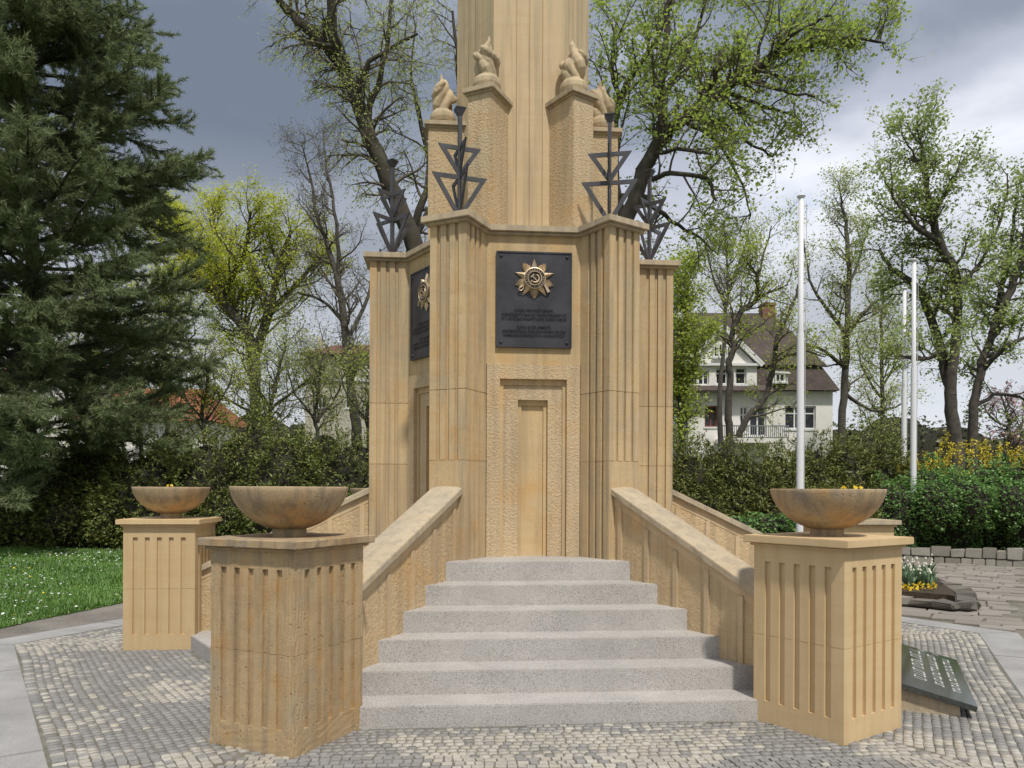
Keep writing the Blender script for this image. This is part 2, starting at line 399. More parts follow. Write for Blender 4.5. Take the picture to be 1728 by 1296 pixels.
# ------------------------------------------------------------------ sloping balustrades
SL = .472
cz = lambda r: 1.596 - SL * (r - 1.645)
HEWN_S = stone('sandstone_hewn_smooth', (.63, .48, .30), (.54, .415, .255), (.38, .30, .20), .35, ochre=.3, pits=.2)
def swept(m, prof, rs, jit=0.0, rng=None):
    n = len(prof); vs = []; fs = []
    for i, r in enumerate(rs):
        for s, dz in prof:
            j = (rng.uniform(-jit, jit) if rng and 0 < i < len(rs) - 1 else 0)
            vs.append((r, s + j, cz(r) + dz + j * .6))
    for i in range(len(rs) - 1):
        for k in range(n): fs.append((i * n + k, i * n + (k + 1) % n, (i + 1) * n + (k + 1) % n, (i + 1) * n + k))
    fs += [tuple(range(n)), tuple(range(len(rs) * n - 1, (len(rs) - 1) * n - 1, -1))]
    m.add(vs, fs)
def balustrade(phi, label):
    rng = random.Random(int(phi) + 900)
    root = empty('balustrade', (0, 0, 0), arm_rz(phi), label, 'balustrade', 'sloping balustrades')
    m = MB(); m.add([(r, s, z) for s in (-.112, .112) for r, z in ((1.55, 0), (3.35, 0), (3.35, cz(3.35) - .03), (1.55, cz(1.55) - .03))],
                    [(0, 1, 2, 3), (7, 6, 5, 4), (0, 4, 5, 1), (1, 5, 6, 2), (2, 6, 7, 3), (3, 7, 4, 0)])
    m.build('wall', HEWN, root)
    m = MB(); swept(m, [(-.1165, -.03), (.1165, -.03), (.1165, -.15), (-.1165, -.15)], [1.56, 3.34]); m.build('band', HEWN_S, root)
    m = MB(); swept(m, [(-.158, -.062), (.158, -.062), (.158, -.006), (.10, .006), (0, .012), (-.10, .006), (-.158, -.006)], [1.585 + i * .085 for i in range(21)], .0025, rng)
    m.build('coping', COPING, root, bevel=.004)
    for s in (-1, 1):
        for k in range(5):
            r = 1.675 + .332 * k; z1 = cz(r) - .13 - rng.uniform(0, .03)
            m = MB(); y0, y1 = (.10, .126) if s > 0 else (-.126, -.10)
            z0 = max(0, FLOOR - .03 - .1673 * k - .17)
            m.prism([(r - .026, y0), (r + .026, y0), (r + .026, y1), (r - .026, y1)], z0, z1)
            m.build('rib', HEWN_S, root, bevel=.004)
balustrade(-30, 'sloping balustrade to the left of the front stairs with worn coping')
balustrade(30, 'sloping balustrade to the right of the front stairs with ribbed wall')
balustrade(-90, 'pale balustrade sloping down behind the front left bowl')
balustrade(90, 'balustrade sloping down behind the right balustrade towards the rear pedestal')
balustrade(-150, 'balustrade at the back of the memorial on the left')

# ------------------------------------------------------------------ pedestals and bowls
RP, PA, PB = 3.6365, .3453, .3371
def pedestal(phi, label, mat, capmat, worn=False):
    root = empty('pedestal', (*loc2(phi, RP, 0), 0), arm_rz(phi), label, 'pedestal', 'pedestals round the memorial')
    m = MB(); zs = [-.03, .148, .60, .6035, 1.112, 1.217]
    for ux, L, W in (((1, 0), PA, PB), ((-1, 0), PA, PB), ((0, 1), PB, PA), ((0, -1), PB, PA)):
        us = [-W]; p = 2 * W / 6
        for k in range(1, 6): us += [-W + p * k - .023, -W + p * k + .023]
        us.append(W)
        f = lambda u, v, w, ux=ux, L=L: (ux[0] * (L + w) - ux[1] * u, ux[1] * (L + w) + ux[0] * u, v)
        def D(i, j):
            if i % 2 == 1 and j in (1, 3): return .020
            if j == 2: return .022 if i % 2 == 1 else .0025
            return 0
        m.grid(us, zs, D, f)
    m.face((-PA, -PB, 1.217), (PA, -PB, 1.217), (PA, PB, 1.217), (-PA, PB, 1.217))
    if worn:
        rng = random.Random(4)
        # broken arrises: subdivide and nibble the corners
        bm = bmesh.new(); me = m.mesh('body', mat); bm.from_mesh(me)
        bmesh.ops.subdivide_edges(bm, edges=[e for e in bm.edges if e.calc_length() > .08], cuts=7, use_grid_fill=True)
        for v in bm.verts:
            ex = min(abs(abs(v.co.x) - PA), 9); ey = min(abs(abs(v.co.y) - PB), 9)
            if ex < .03 and ey < .03 and v.co.z > 0.02:
                k = rng.uniform(.983, 1.0); v.co.x *= k; v.co.y *= rng.uniform(.983, 1.0)
            else:
                v.co += Vector((rng.uniform(-1, 1), rng.uniform(-1, 1), rng.uniform(-1, 1))) * .0014
        bm.to_mesh(me); bm.free(); link('body', me, root)
    else:
        m.build('body', mat, root, bevel=.0025)
    m = MB(); m.box(-PA - .022, PA + .022, -PB - .022, PB + .022, 1.218, 1.2405); m.build('moulding', mat, root, bevel=.006)
    m = MB(); m.box(-PA - .055, PA + .055, -PB - .055, PB + .055, 1.241, 1.292)
    if worn:
        me = m.mesh('cap', capmat); bm = bmesh.new(); bm.from_mesh(me); rng = random.Random(9)
        bmesh.ops.bevel(bm, geom=list(bm.edges), offset=.006, segments=1, affect='EDGES')
        bmesh.ops.subdivide_edges(bm, edges=[e for e in bm.edges if e.calc_length() > .1], cuts=14, use_grid_fill=True)
        for v in bm.verts:
            if abs(v.co.x) > PA + .03 or abs(v.co.y) > PB + .03: v.co += Vector((rng.uniform(-1, 1), rng.uniform(-1, 1), rng.uniform(-1, .6))) * .0022
        bm.to_mesh(me); bm.free(); link('cap', me, root)
    else:
        m.build('cap', capmat, root, bevel=.005)
    return root
pedestal(-30, 'weathered brown pedestal with pitted fluting and cracked corner, left of the stairs', OLDSAND, BOWL, True)
pedestal(30, 'clean pale fluted pedestal to the right of the front stairs', NEWSAND, NEWSAND)
pedestal(-90, 'pale fluted pedestal farther left, beside the lawn', NEWSAND, NEWSAND)
pedestal(90, 'rear pedestal half hidden behind the right bowl', NEWSAND, COPING)
pedestal(-150, 'pedestal at the back of the memorial, hidden behind the left pier', NEWSAND, COPING)

SOIL = plain('potting_soil', (.06, .045, .03), .95, 0, .4, 30, .8, 40)
YPETAL = leafmat('yellow_petals', [(.80, .55, .02), (.85, .62, .04), (.75, .45, .01)], .3)
PLEAF = leafmat('pansy_leaves', [(.05, .12, .03), (.08, .16, .04)], .3)
prof = [(.0, .0), (.108, .0), (.108, .046)]
for i in range(0, 17):
    t = i / 16; ang = radians(14 + t * 68)
    prof.append((.375 * sin(ang) / sin(radians(82)), .046 + .270 * (1 - (cos(ang) - cos(radians(82))) / (cos(radians(14)) - cos(radians(82))))))
prof += [(.372, .322), (.348, .321), (.336, .30), (.30, .262), (.0, .262)]
bl = MB(); bl.lathe(prof[:-2] + [(.329, .285)], 64); me_bowl = bl.mesh('bowl', BOWL, smooth=False)
me_bowl.polygons.foreach_set('use_smooth', [len(p.vertices) == 4 and p.index >= 128 for p in me_bowl.polygons])
bl = MB(); bl.lathe([(.331, .287), (.25, .295), (.1, .302), (.001, .304)], 24); me_soil = bl.mesh('soil', SOIL, smooth=True)
def bowl(phi, label):
    root = empty('stone_bowl', (*loc2(phi, RP, 0), 1.2921), 0, label, 'bowl', 'planting bowls on the pedestals')
    link('basin', me_bowl, root); link('soil', me_soil, root)
    return root
bowl(-30, 'large brown stone bowl on the weathered left pedestal')
bowl(30, 'brown stone bowl with yellow blossoms on the clean right pedestal')
bowl(-90, 'stone bowl on the pale pedestal beside the lawn')
bowl(90, 'stone bowl on the rear right pedestal behind the front one')
bowl(-150, 'stone bowl at the back, peeping out left of the left pier')
def pansy(x, y, z, seed, label, n=5, petals=True):
    rng = random.Random(seed); root = empty('pansy_plant', (x, y, z), 0, label, 'flower', 'pansies in the bowls')
    m = MB()
    for k in range(10):
        a = rng.uniform(0, 6.28); r = rng.uniform(.01, .05); h = rng.uniform(.0, .02); s = rng.uniform(.012, .02)
        c = Vector((r * cos(a), r * sin(a), h)); d = Vector((cos(a), sin(a), rng.uniform(-.2, .8))).normalized() * s; e = Vector((-sin(a), cos(a), 0)) * s * .6
        m.face(c - d, c + e, c + d, c - e)
    m.build('leaves', PLEAF, root)
    if petals:
        for k in range(n):
            m = MB(); a = rng.uniform(0, 6.28); r = rng.uniform(0, .05); c = Vector((r * cos(a), r * sin(a), rng.uniform(.018, .034)))
            nrm = Vector((rng.uniform(-.6, .6), -1, rng.uniform(0, .8))).normalized(); u = nrm.orthogonal().normalized(); w = nrm.cross(u)
            for q in range(5):
                t = q * 2 * pi / 5; p = c + (u * cos(t) + w * sin(t)) * .008
                e1 = (u * cos(t) + w * sin(t)) * .009; e2 = (-u * sin(t) + w * cos(t)) * .0085
                m.face(c, p + e2 * .9, p + e1, p - e2 * .9)
            m.build('blossom', YPETAL, root)
for q, (phi, dx, dy, n, lb) in enumerate(((30, .05, -.12, 2, 'yellow pansies at the rim of the right bowl, left clump'), (30, .16, -.09, 3, 'yellow pansies at the rim of the right bowl, right clump'),
                                       (-90, .02, -.05, 3, 'small yellow pansy in the bowl beside the lawn'), (-30, .05, -.1, 0, 'low green sprout in the large left bowl'))):
    x, y = loc2(phi, RP, 0); pansy(x + dx, y + dy, 1.597, 50 + q, lb, n, n > 0)

# ------------------------------------------------------------------ carved flames on the upper piers
def flame(phi, seed, label):
    rng = random.Random(seed); root = None
    m = MB()
    m.lathe([(.001, .0), (.10, .0), (.128, .025), (.140, .07), (.134, .115), (.108, .15), (.07, .165), (.001, .168)], 24)
    tw = rng.choice((-1, 1))
    for k in range(5):
        a0 = 6.28 * k / 5 + rng.uniform(-.5, .5); H = rng.uniform(.42, .57); pts = []; rad = []
        for i in range(10):
            t = i / 9; a = a0 + tw * t * 2.6; rr = (.040 + .045 * sin(pi * min(1, t * 1.25))) * (1 - .3 * t)
            pts.append((rr * cos(a), rr * sin(a), .13 + (H - .13) * t)); rad.append(.040 * (1 - t ** 3) ** .5 * (.8 + .35 * sin(pi * t) + .3 * sin(t * 10 + 2 * k)) + .010)
        m.tube(pts, rad, 10, True)
    pts = [(.02 * sin(i), .02 * cos(i * 1.3), .13 + .055 * i) for i in range(9)]
    m.tube(pts, [.05, .05, .05, .055, .05, .04, .03, .02, .006], 10, True)
    for k in range(3):
        a = rng.uniform(0, 6.28); z = rng.uniform(.20, .36); pts = []; rad = []
        for i in range(7):
            t = i / 6; R_ = .085 + .028 * sin(t * pi); pts.append((R_ * cos(a + 1.5 * t * tw), R_ * sin(a + 1.5 * t * tw), z + .14 * t)); rad.append(.034 * sin(pi * (.12 + .8 * t)) + .004)
        m.tube(pts, rad, 8, True)
    o = m.build('flame_sculpture', FLAME, None, merge=False)
    o.location = (*loc2(phi, .855, 0), 5.4525); o.rotation_euler = (0, 0, rng.uniform(0, 6))
    md = o.modifiers.new('remesh', 'REMESH'); md.mode = 'VOXEL'; md.voxel_size = .0072; md.use_smooth_shade = True
    md = o.modifiers.new('smooth', 'SMOOTH'); md.iterations = 1; md.factor = .4
    tag(o, label, 'sculpture', 'carved flames on the piers')
flame(-30, 3, 'carved stone flame on the front left upper pier before the shaft')
flame(30, 8, 'carved stone flame on the front right upper pier before the shaft')
flame(-90, 12, 'carved stone flame standing out left of the shaft against the trees')
flame(90, 21, 'carved stone flame standing out right of the shaft against the leaves')

# ------------------------------------------------------------------ iron ornaments: crossed tiers of triangles on a post
def ornament(phi, label):
    root = empty('iron_ornament', (*loc2(phi, 1.385, 0), 4.0375), arm_rz(phi) + radians(45), label, 'ornament', 'iron ornaments on the cornice')
    m = MB(); m.box(-.017, .017, -.017, .017, 0, 1.0); m.build('post', IRON, root)
    m = MB(); m.prism([(-.02, -.02), (.02, -.02), (.02, .02), (-.02, .02)], .97, 1.03, [(-.046, -.046), (.046, -.046), (.046, .046), (-.046, .046)])
    m.box(-.048, .048, -.048, .048, 1.0305, 1.04); m.build('head', IRON, root)
    for ax in ((1, 0), (0, 1)):
        for z0, z1, h in ((.005, .43, .262), (.40, .695, .205)):
            m = MB(); side = (-ax[1], ax[0], 0)
            for s in (-1, 1):
                P = lambda u, z: (ax[0] * u * s, ax[1] * u * s, z)
                w = .040
                apex = z0; sl = (z1 - z0) / h
                dz = w * sqrt(1 + sl * sl)                       # vertical thickness of the slanted bar
                tip = (h, z1); it = (h - (w + .0) / 1.0 * (h / (z1 - z0)) - dz / sl, z1 - w)
                outer = [(.006, z0 + .006 * sl), (h, z1), (.006, z1)]
                inner = [(.012, z0 + .012 * sl + dz), (max(.03, (z1 - w - z0 - dz) / sl), z1 - w), (.012, z1 - w)]
                for t0, t1 in ((0, 1), (1, 2)):
                    a_, b_, c_, d_ = outer[t0], outer[t1], inner[t1], inner[t0]
                    th = .007; n_ = Vector(side)
                    q = [Vector(P(*k)) for k in (a_, b_, c_, d_)]
                    m.add([v - n_ * th for v in q] + [v + n_ * th for v in q], [(3, 2, 1, 0), (4, 5, 6, 7), (0, 1, 5, 4), (1, 2, 6, 5), (2, 3, 7, 6), (3, 0, 4, 7)])
            m.build('triangle_frame', IRON, root)
ornament(-30, 'dark iron ornament of stacked triangles on the front left pier')
ornament(30, 'dark iron ornament of stacked triangles on the front right pier')
ornament(-90, 'dark iron ornament on the lower far left pier against the sky')
ornament(90, 'dark iron ornament on the far right pier against the leaves')

# ------------------------------------------------------------------ bronze plaques
def text_mesh(body, width, extrude, mat, name='inscription', size=1.0):
    cu = bpy.data.curves.new(name, 'FONT'); cu.body = body; cu.align_x = 'CENTER'; cu.align_y = 'CENTER'; cu.size = size; cu.resolution_u = 2; cu.offset = .022
    o = bpy.data.objects.new(name, cu); COL.objects.link(o)
    bpy.context.view_layer.update()
    dg = bpy.context.evaluated_depsgraph_get()
    me = bpy.data.meshes.new_from_object(o.evaluated_get(dg)); bpy.data.objects.remove(o)
    co = np.zeros(len(me.vertices) * 3, dtype=np.float32); me.vertices.foreach_get('co', co); co = co.reshape(-1, 3)
    return me, co
def text_into(m, body, cx, cz_, width, height, depth):
    """flat raised letters in the plane (u, v) of a plaque, one slab of given depth"""
    me, co = text_mesh(body, width, depth, None)
    u0, u1 = co[:, 0].min(), co[:, 0].max(); capu = width / (u1 - u0); capv = height / .73
    ps = [(cx + (c[0] - (u0 + u1) / 2) * capu, cz_ + c[1] * capv) for c in co]
    f = [tuple(p.vertices) for p in me.polygons]
    m.add([(depth, u, v) for u, v in ps], f)
    bpy.data.meshes.remove(me)
def plaque(phi, label):
    root = empty('bronze_plaque', (*loc2(phi, 1.1252, 0), 0), arm_rz(phi), label, 'plaque', 'bronze plaques on the memorial')
    W, Z0, Z1 = .352, 2.918, 3.803
    us = [-W, -W + .014, W - .014, W]; vs = [Z0, Z0 + .014, Z1 - .014, Z1]
    m = MB(); m.grid(us, vs, lambda i, j: .007 if (i, j) == (1, 1) else 0, lambda u, v, w: (.034 + w, u, v))
    P = [(-W, Z0), (W, Z0), (W, Z1), (-W, Z1)]
    for i in range(4):
        (u0, v0), (u1, v1) = P[i], P[(i + 1) % 4]; m.face((.034, u0, v0), (.034, u1, v1), (0, u1, v1), (0, u0, v0))
    m.build('plate', PLATE, root)
    for u in (-W + .045, W - .045):
        for v in (Z0 + .045, Z1 - .045):
            m = MB(); m.lathe([(.015, 0), (.013, .008), (.006, .013), (.0005, .0135)], 12)
            b = m.build('bolt', PLATE, root, smooth=True); b.location = (.027, u, v); b.rotation_euler = (0, radians(90), 0)
    zy = lambda y: Z1 - (y - 424.5) * .00547
    for s, y, w in (('СЛАВА КРАСНОЙ АРМИИ,', 524.6, .363), ('ОСВОБОДИТЕЛЬНИЦЕ ЧЕХОСЛОВАКИИ ОТ', 531.9, .605), ('ИГА НЕМЕЦКО-ФАШИСТСКИХ ЗАХВАТЧИКОВ', 539.0, .605),
                    ('SLÁVA RUDÉ ARMÁDĚ,', 552.6, .319), ('OSVOBODITELCE ČESKOSLOVENSKA OD JHA', 559.7, .590), ('NĚMECKO-FAŠISTICKÝCH UCHVATITELŮ', 566.7, .565)):
        m = MB(); text_into(m, s, .0, zy(y), w, .0265, .0325); tag(m.build('inscription_line', LETTER, root, merge=False), kind='stuff')
    # the order: five faceted star points over five pleated ray bundles, ring, hammer and sickle
    C = Vector((0, 0, 3.548)); em = empty('emblem'); COL.objects.unlink(em); bpy.data.objects.remove(em)
    pol = lambda r, t, w: (w, r * sin(t), 3.548 + r * cos(t))
    m = MB()
    for k in range(5):
        t0 = radians(36 + 72 * k); n = 13
        for i in range(n - 1):
            q0, q1 = -1 + 2 * i / (n - 1), -1 + 2 * (i + 1) / (n - 1)
            f = lambda q, i: (radians(17) * q, .186 - .052 * abs(q) - (.006 if i % 2 else 0), .040 if i % 2 else .050)
            a, b = f(q0, i), f(q1, i + 1)
            m.face(pol(.075, t0 + a[0] * 1.1, .044), pol(a[1], t0 + a[0], a[2] - .008), pol(b[1], t0 + b[0], b[2] - .008), pol(.075, t0 + b[0] * 1.1, .044))
            m.face(pol(a[1], t0 + a[0], a[2] - .008), pol(a[1], t0 + a[0], .026), pol(b[1], t0 + b[0], .026), pol(b[1], t0 + b[0], b[2] - .008))
    emb = m.build('emblem', BRONZE, root)
    m = MB()
    for k in range(5):
        t0 = radians(72 * k)
        tip, top = pol(.190, t0, .036), pol(.075, t0, .074); l, r = pol(.088, t0 - .44, .046), pol(.088, t0 + .44, .046)
        m.face(l, tip, top); m.face(top, tip, r)
        d = lambda p: (.027, p[1], p[2])
        m.face(l, d(l), d(tip), tip); m.face(tip, d(tip), d(r), r)
    m.build('star', BRONZE, emb)
    m = MB(); rg = lambda r, w: [pol(r, 2 * pi * i / 48, w) for i in range(48)]
    def band(m, r0, w0, r1, w1):
        A_, B_ = rg(r0, w0), rg(r1, w1)
        for i in range(48): m.face(A_[i], A_[(i + 1) % 48], B_[(i + 1) % 48], B_[i])
    band(m, .099, .046, .099, .078); band(m, .099, .078, .092, .080); band(m, .092, .080, .091, .072)
    band(m, .067, .072, .066, .080); band(m, .066, .080, .060, .080); band(m, .060, .080, .059, .068)
    m.build('ring', BRONZE, emb)
    m = MB(); band(m, .0915, .0725, .0665, .0725); band(m, .0595, .069, .0, .069); m.build('enamel_field', BRONZE_D, emb)
    # lettering round the ring
    m = MB(); s = 'ОТЕЧЕСТВЕННАЯ ВОЙНА'
    for i, ch in enumerate(s):
        if ch == ' ': continue
        me, co = text_mesh(ch, 0, 0, None); u = (co[:, 0] - (co[:, 0].min() + co[:, 0].max()) / 2) * .017; v = (co[:, 1]) * .020
        t = radians(-150 + 300 * i / (len(s) - 1))
        vs = [(.0745, (.079 + b) * sin(t) + a * cos(t), 3.548 + (.079 + b) * cos(t) - a * sin(t)) for a, b in zip(u, v)]
        m.add(vs, [tuple(p.vertices) for p in me.polygons]); bpy.data.meshes.remove(me)
    m.add([pol(.079, pi, .0748), pol(.079, pi + .05, .0748), pol(.073, pi, .0748), pol(.079, pi - .05, .0748)], [(0, 1, 2, 3)])
    m.build('ring_lettering', BRONZE, emb, merge=False)
    m = MB(); E = lambda a, b, w=.074: (w, a, 3.548 + b)
    pts = []; rad = []
    for i in range(15):
        t = radians(20 + 225 * i / 14); pts.append(E(.0055 + .036 * sin(t), -.003 + .036 * cos(t))); rad.append(.0028 + .0062 * sin(pi * min(1, (i + .6) / 14)))
    m.tube(pts, rad, 8, True)
    m.bar(pts[-1], E(-.034, -.036), .009, .008, (1, 0, 0))
    m.bar(E(-.022, .017), E(.030, -.034), .010, .008, (1, 0, 0)); m.bar(E(-.036, .004), E(-.008, .032), .018, .012, (1, 0, 0))
    m.build('hammer_and_sickle', BRONZE, emb)
    m = MB()
    hp = [E(-.106, -.062, .050), E(-.137, -.082, .052), E(-.148, -.099, .052), E(-.136, -.113, .052), E(-.118, -.110, .052), E(-.103, -.092, .050), E(-.098, -.07, .048)]
    m.tube(hp, [.0052] * 7, 8, True); m.bar(E(-.141, -.092, .05), E(-.098, -.058, .05), .012, .010, (1, 0, 0)); m.build('sabre_hilt', BRONZE, emb)
    m = MB(); m.add([E(.085, -.052, .055), E(.10, -.045, .055), E(.145, -.112, .055), E(.122, -.128, .055), E(.085, -.052, .03), E(.10, -.045, .03), E(.145, -.112, .03), E(.122, -.128, .03)],
                    [(0, 1, 2, 3), (0, 4, 5, 1), (1, 5, 6, 2), (2, 6, 7, 3), (3, 7, 4, 0)]); m.build('rifle_butt', BRONZE, emb)
plaque(0, 'black bronze plaque with gilt star order and raised inscription above the front door')
plaque(-60, 'shaded bronze plaque on the left face, half hidden by the front left pier')

# ================================================================== ground
def gnd(px, py, z=0.0):
    d = at(px, py, 1.0) - CAM; t = (z - CAM.z) / d.z; return CAM + d * t
def soilmat(name, stops, scale=1.2, bscale=40, bump=.6, rough=.95):
    m, nt = newmat(name); P = pos(nt)
    n1 = noise(nt, P, scale, 6, .6); n2 = noise(nt, P, scale * 14, 4, .65)
    col = ramp(nt, maths(nt, 'ADD', maths(nt, 'MULTIPLY', n1, .65), maths(nt, 'MULTIPLY', n2, .35)), stops)
    finish(nt, col, rough, bump=noise(nt, P, bscale, 5, .65), strength=bump, dist=.02)
    return m
EARTH = soilmat('park_earth', [(.35, (.055, .075, .025)), (.5, (.075, .10, .032)), (.65, (.09, .085, .05))], .5)
PATH = soilmat('old_asphalt_path', [(.36, (.15, .135, .12)), (.5, (.215, .195, .17)), (.62, (.27, .245, .21))], 1.6, 90, .7)
JOINT = soilmat('joint_sand_and_moss', [(.38, (.13, .125, .085)), (.5, (.20, .185, .15)), (.62, (.25, .23, .19))], 4.0, 80)
GRASSBED = soilmat('lawn_soil', [(.35, (.06, .125, .025)), (.6, (.08, .17, .035))], 2.0, 70)

m = MB(); m.box(-260, 260, -120, 420, -1.0, -.06); tag(m.build('ground', EARTH), kind='structure')
m = MB(); m.prism(hexa(9.0), -.055, -.030); tag(m.build('path', PATH), kind='structure')
# lawn with its slightly ragged edge
le = [gnd(0, 1061), gnd(60, 1047), gnd(130, 1033), gnd(208, 1017), gnd(330, 985), gnd(470, 950)]
lawn_poly = [(p.x, p.y) for p in le]
d0 = (Vector(lawn_poly[0]) - Vector(lawn_poly[3])).normalized()
first = Vector(lawn_poly[0]) + d0 * 9
lawn_poly = [tuple(first)] + lawn_poly + [(-1.0, 14.5), (-1.0, 26.0), (-34, 26.0), (-34, first.y)]
m = MB(); m.prism(lawn_poly, -.05, -.012); lawn = tag(m.build('lawn', GRASSBED), kind='structure')

# ------------------------------------------------------------------ plaza of small setts inside a ring of granite slabs
PLA = 4.48
m = MB(); m.prism(hexa(PLA + .03), -.05, -.0075); plaza = tag(m.build('plaza_paving', JOINT), kind='structure')
rng = random.Random(11)
KW = .42
for k in range(6):
    A0, A1 = PLA + .008, PLA + KW; h0, h1 = A0 * tan(radians(30)), A1 * tan(radians(30))
    n = 4
    for i in range(n):
        f0, f1 = -1 + 2 * i / n, -1 + 2 * (i + 1) / n; g = .004
        P = [(A0, h0 * f0 + g), (A1, h1 * f0 + g), (A1, h1 * f1 - g), (A0, h0 * f1 - g)]
        if i not in (0,): P[0] = (A0, P[0][1]); P[1] = (A1, h0 * f0 + g)
        if i not in (n - 1,): P[2] = (A1, h0 * f1 - g)
        b = MB(); dz = rng.uniform(-.004, .004); b.prism([loc2(60 * k, *q) for q in P], -.055, .004 + dz); b.build('kerb_slab', KERB, plaza, bevel=.006)
# setts
def sett_kind(u, v, rg, k):
    """pale or grey stone at u along the side, v out from the centre"""
    n = rg.gauss(0, .05); au = abs(u)
    r30 = v * cos(radians(30)) + au * sin(radians(30)); s30 = v * sin(radians(30)) - au * cos(radians(30))
    patch = sin(u * 3.1 + v * 2.3 + k) * sin(v * 4.7 - u * 1.9 + 2 * k) + rg.gauss(0, .25)
    if v < 3.24 + n * .4: return 0 if rg.random() < .85 else 1
    if k == 0:
        if au < 1.42 - (v - 3.05) * .80 + n: return 1 if rg.random() < (.93 if patch > -.45 else .6) else 0
    elif au < 1.0 - (v - 3.05) * .75 + n: return 1 if rg.random() < (.85 if patch > .15 else .06) else 0
    if r30 > 4.02 + n and s30 < .36 + n: return 1 if rg.random() < .88 else 0
    if v > 4.05 + n and k != 0: return 1 if rg.random() < .35 else 0
    return 0 if rg.random() < .98 else 1
def sett_verts(cx, cy, ang, hu, hv, z, rg, k):
    q = []
    for a, b in ((-1, -1), (1, -1), (1, 1), (-1, 1)):
        q.append((a * (hu + rg.uniform(-.006, .004)), b * (hv + rg.uniform(-.006, .004))))
    ca, sa = cos(ang), sin(ang)
    up = [loc2(60 * k, cx + (a * .94) * sa + (b * .94) * ca, cy + (a * .94) * ca - (b * .94) * sa) for a, b in q]
    lo = [loc2(60 * k, cx + a * sa + b * ca, cy + a * ca - b * sa) for a, b in q]
    t = [rg.uniform(-.0018, .0018) for _ in range(4)]
    return [(x, y, z - .012) for x, y in lo] + [(x, y, z + t[i]) for i, (x, y) in enumerate(up)]
SF = [(7, 6, 5, 4), (1, 5, 6, 2), (0, 4, 5, 1), (3, 7, 4, 0), (2, 6, 7, 3)]
setts = []
for k in range(-2, 4):
    rg = random.Random(100 + k); v = 2.98; wob = rg.uniform(0, 6)
    while v < PLA - .02:
        dv = min(rg.uniform(.054, .064), PLA - v); dv = dv if PLA - v - dv > .04 else PLA - v
        hs = (v + dv / 2) * tan(radians(30)) - .012
        u = -hs + rg.uniform(0, .03)
        while u < hs:
            du = rg.uniform(.05, .075)
            uc, vc = u + du / 2, v + dv / 2 + .014 * sin(u * 2.2 + wob)
            r30 = vc * cos(radians(30)) + abs(uc) * .5; s30 = vc * .5 - abs(uc) * cos(radians(30))
            inside = (abs(r30 - RP) < PA - .02 and abs(s30) < PB - .02) or (vc < 3.07 and abs(uc) < 1.3) or s30 < -.01
            if not inside and vc < PLA - .012 and abs(uc) < vc * tan(radians(30)) - .01:
                kd = sett_kind(uc, vc, rg, k)
                vs = sett_verts(vc, uc, rg.gauss(0, .05), du / 2 - .0025, dv / 2 - .0025, rg.gauss(0, .0016), rg, k)
                c = Vector((sum(p[0] for p in vs[:4]) / 4, sum(p[1] for p in vs[:4]) / 4, 0))
                setts.append((c, kd, vs))
            u += du
        v += dv
def inview(c):
    d = c - CAM; z = d.dot(FWD)
    if z < .5: return None
    x = 864 + d.dot(RIGHT) / z * FPX; y = HORIZON + 1.6 / z * FPX
    return (x, y, z) if 0 < x < 1728 and 0 < y < 1296 else None
near = sorted([(inview(c)[2], i) for i, (c, kd, vs) in enumerate(setts) if inview(c)])[:300]
single = set(i for _, i in near)
V = []; F = []; MI = []
for i, (c, kd, vs) in enumerate(setts):
    if i in single:
        b = MB(); b.add([(x - c.x, y - c.y, z) for x, y, z in vs], SF); o = b.build('cobblestone', (COB_D, COB_L)[kd], plaza, merge=False); o.location = c
    else:
        n0 = len(V); V += vs; F += [tuple(n0 + q for q in f) for f in SF]; MI += [kd] * len(SF)
tag(link('cobblestones', fastmesh('cobblestones', V, F, [COB_D, COB_L], matidx=MI), plaza), kind='stuff')
# weeds in the joints
WEED = leafmat('joint_weeds', [(.08, .15, .03), (.12, .20, .05), (.06, .11, .03)], .35)
nr = np.random.default_rng(5)
wv = []; wf = []
for (px, py) in ((500, 1262), (482, 1275), (1555, 1190), (330, 1090), (345, 1105), (355, 1120), (372, 1260), (1430, 1268), (1300, 1222), (950, 1222), (640, 1224)):
    p = gnd(px, py)
    for q in range(22):
        b = np.array([p.x, p.y, -.01]) + nr.normal(0, .022, 3) * (1, 1, 0); h = nr.uniform(.01, .03); a = nr.uniform(0, 6.28); w = .004
        t = b + np.array([cos(a) * h * .8, sin(a) * h * .8, h]); s_ = np.array([-sin(a) * w, cos(a) * w, 0]); n0 = len(wv)
        wv += [b - s_, b + s_, t]; wf.append((n0, n0 + 1, n0 + 2))
tag(link('joint_weeds', fastmesh('joint_weeds', wv, wf, WEED), plaza), kind='stuff')

# ------------------------------------------------------------------ lawn grass and daisies
GRASS = leafmat('grass_blades', [(.12, .225, .04), (.16, .30, .06), (.13, .25, .05), (.20, .33, .08)], .35)
def inpoly(x, y, poly):
    c = np.zeros(len(x), bool); n = len(poly)
    for i in range(n):
        x0, y0 = poly[i]; x1, y1 = poly[(i + 1) % n]
        with np.errstate(divide='ignore', invalid='ignore'):
            c ^= ((y0 > y) != (y1 > y)) & (x < (x1 - x0) * (y - y0) / (y1 - y0) + x0)
    return c
N = 330000
pxs = nr.uniform(-420, 640, N); dd = 7.5 + (26 - 7.5) * nr.uniform(0, 1, N) ** 1.3
bx = CAM.x + FWD.x * dd + RIGHT.x * (pxs - 864) / FPX * dd; by = CAM.y + FWD.y * dd + RIGHT.y * (pxs - 864) / FPX * dd
k = inpoly(bx, by, lawn_poly); bx, by, dd = bx[k], by[k], dd[k]
e = nr.normal(0, .03, len(bx)); n = len(bx)
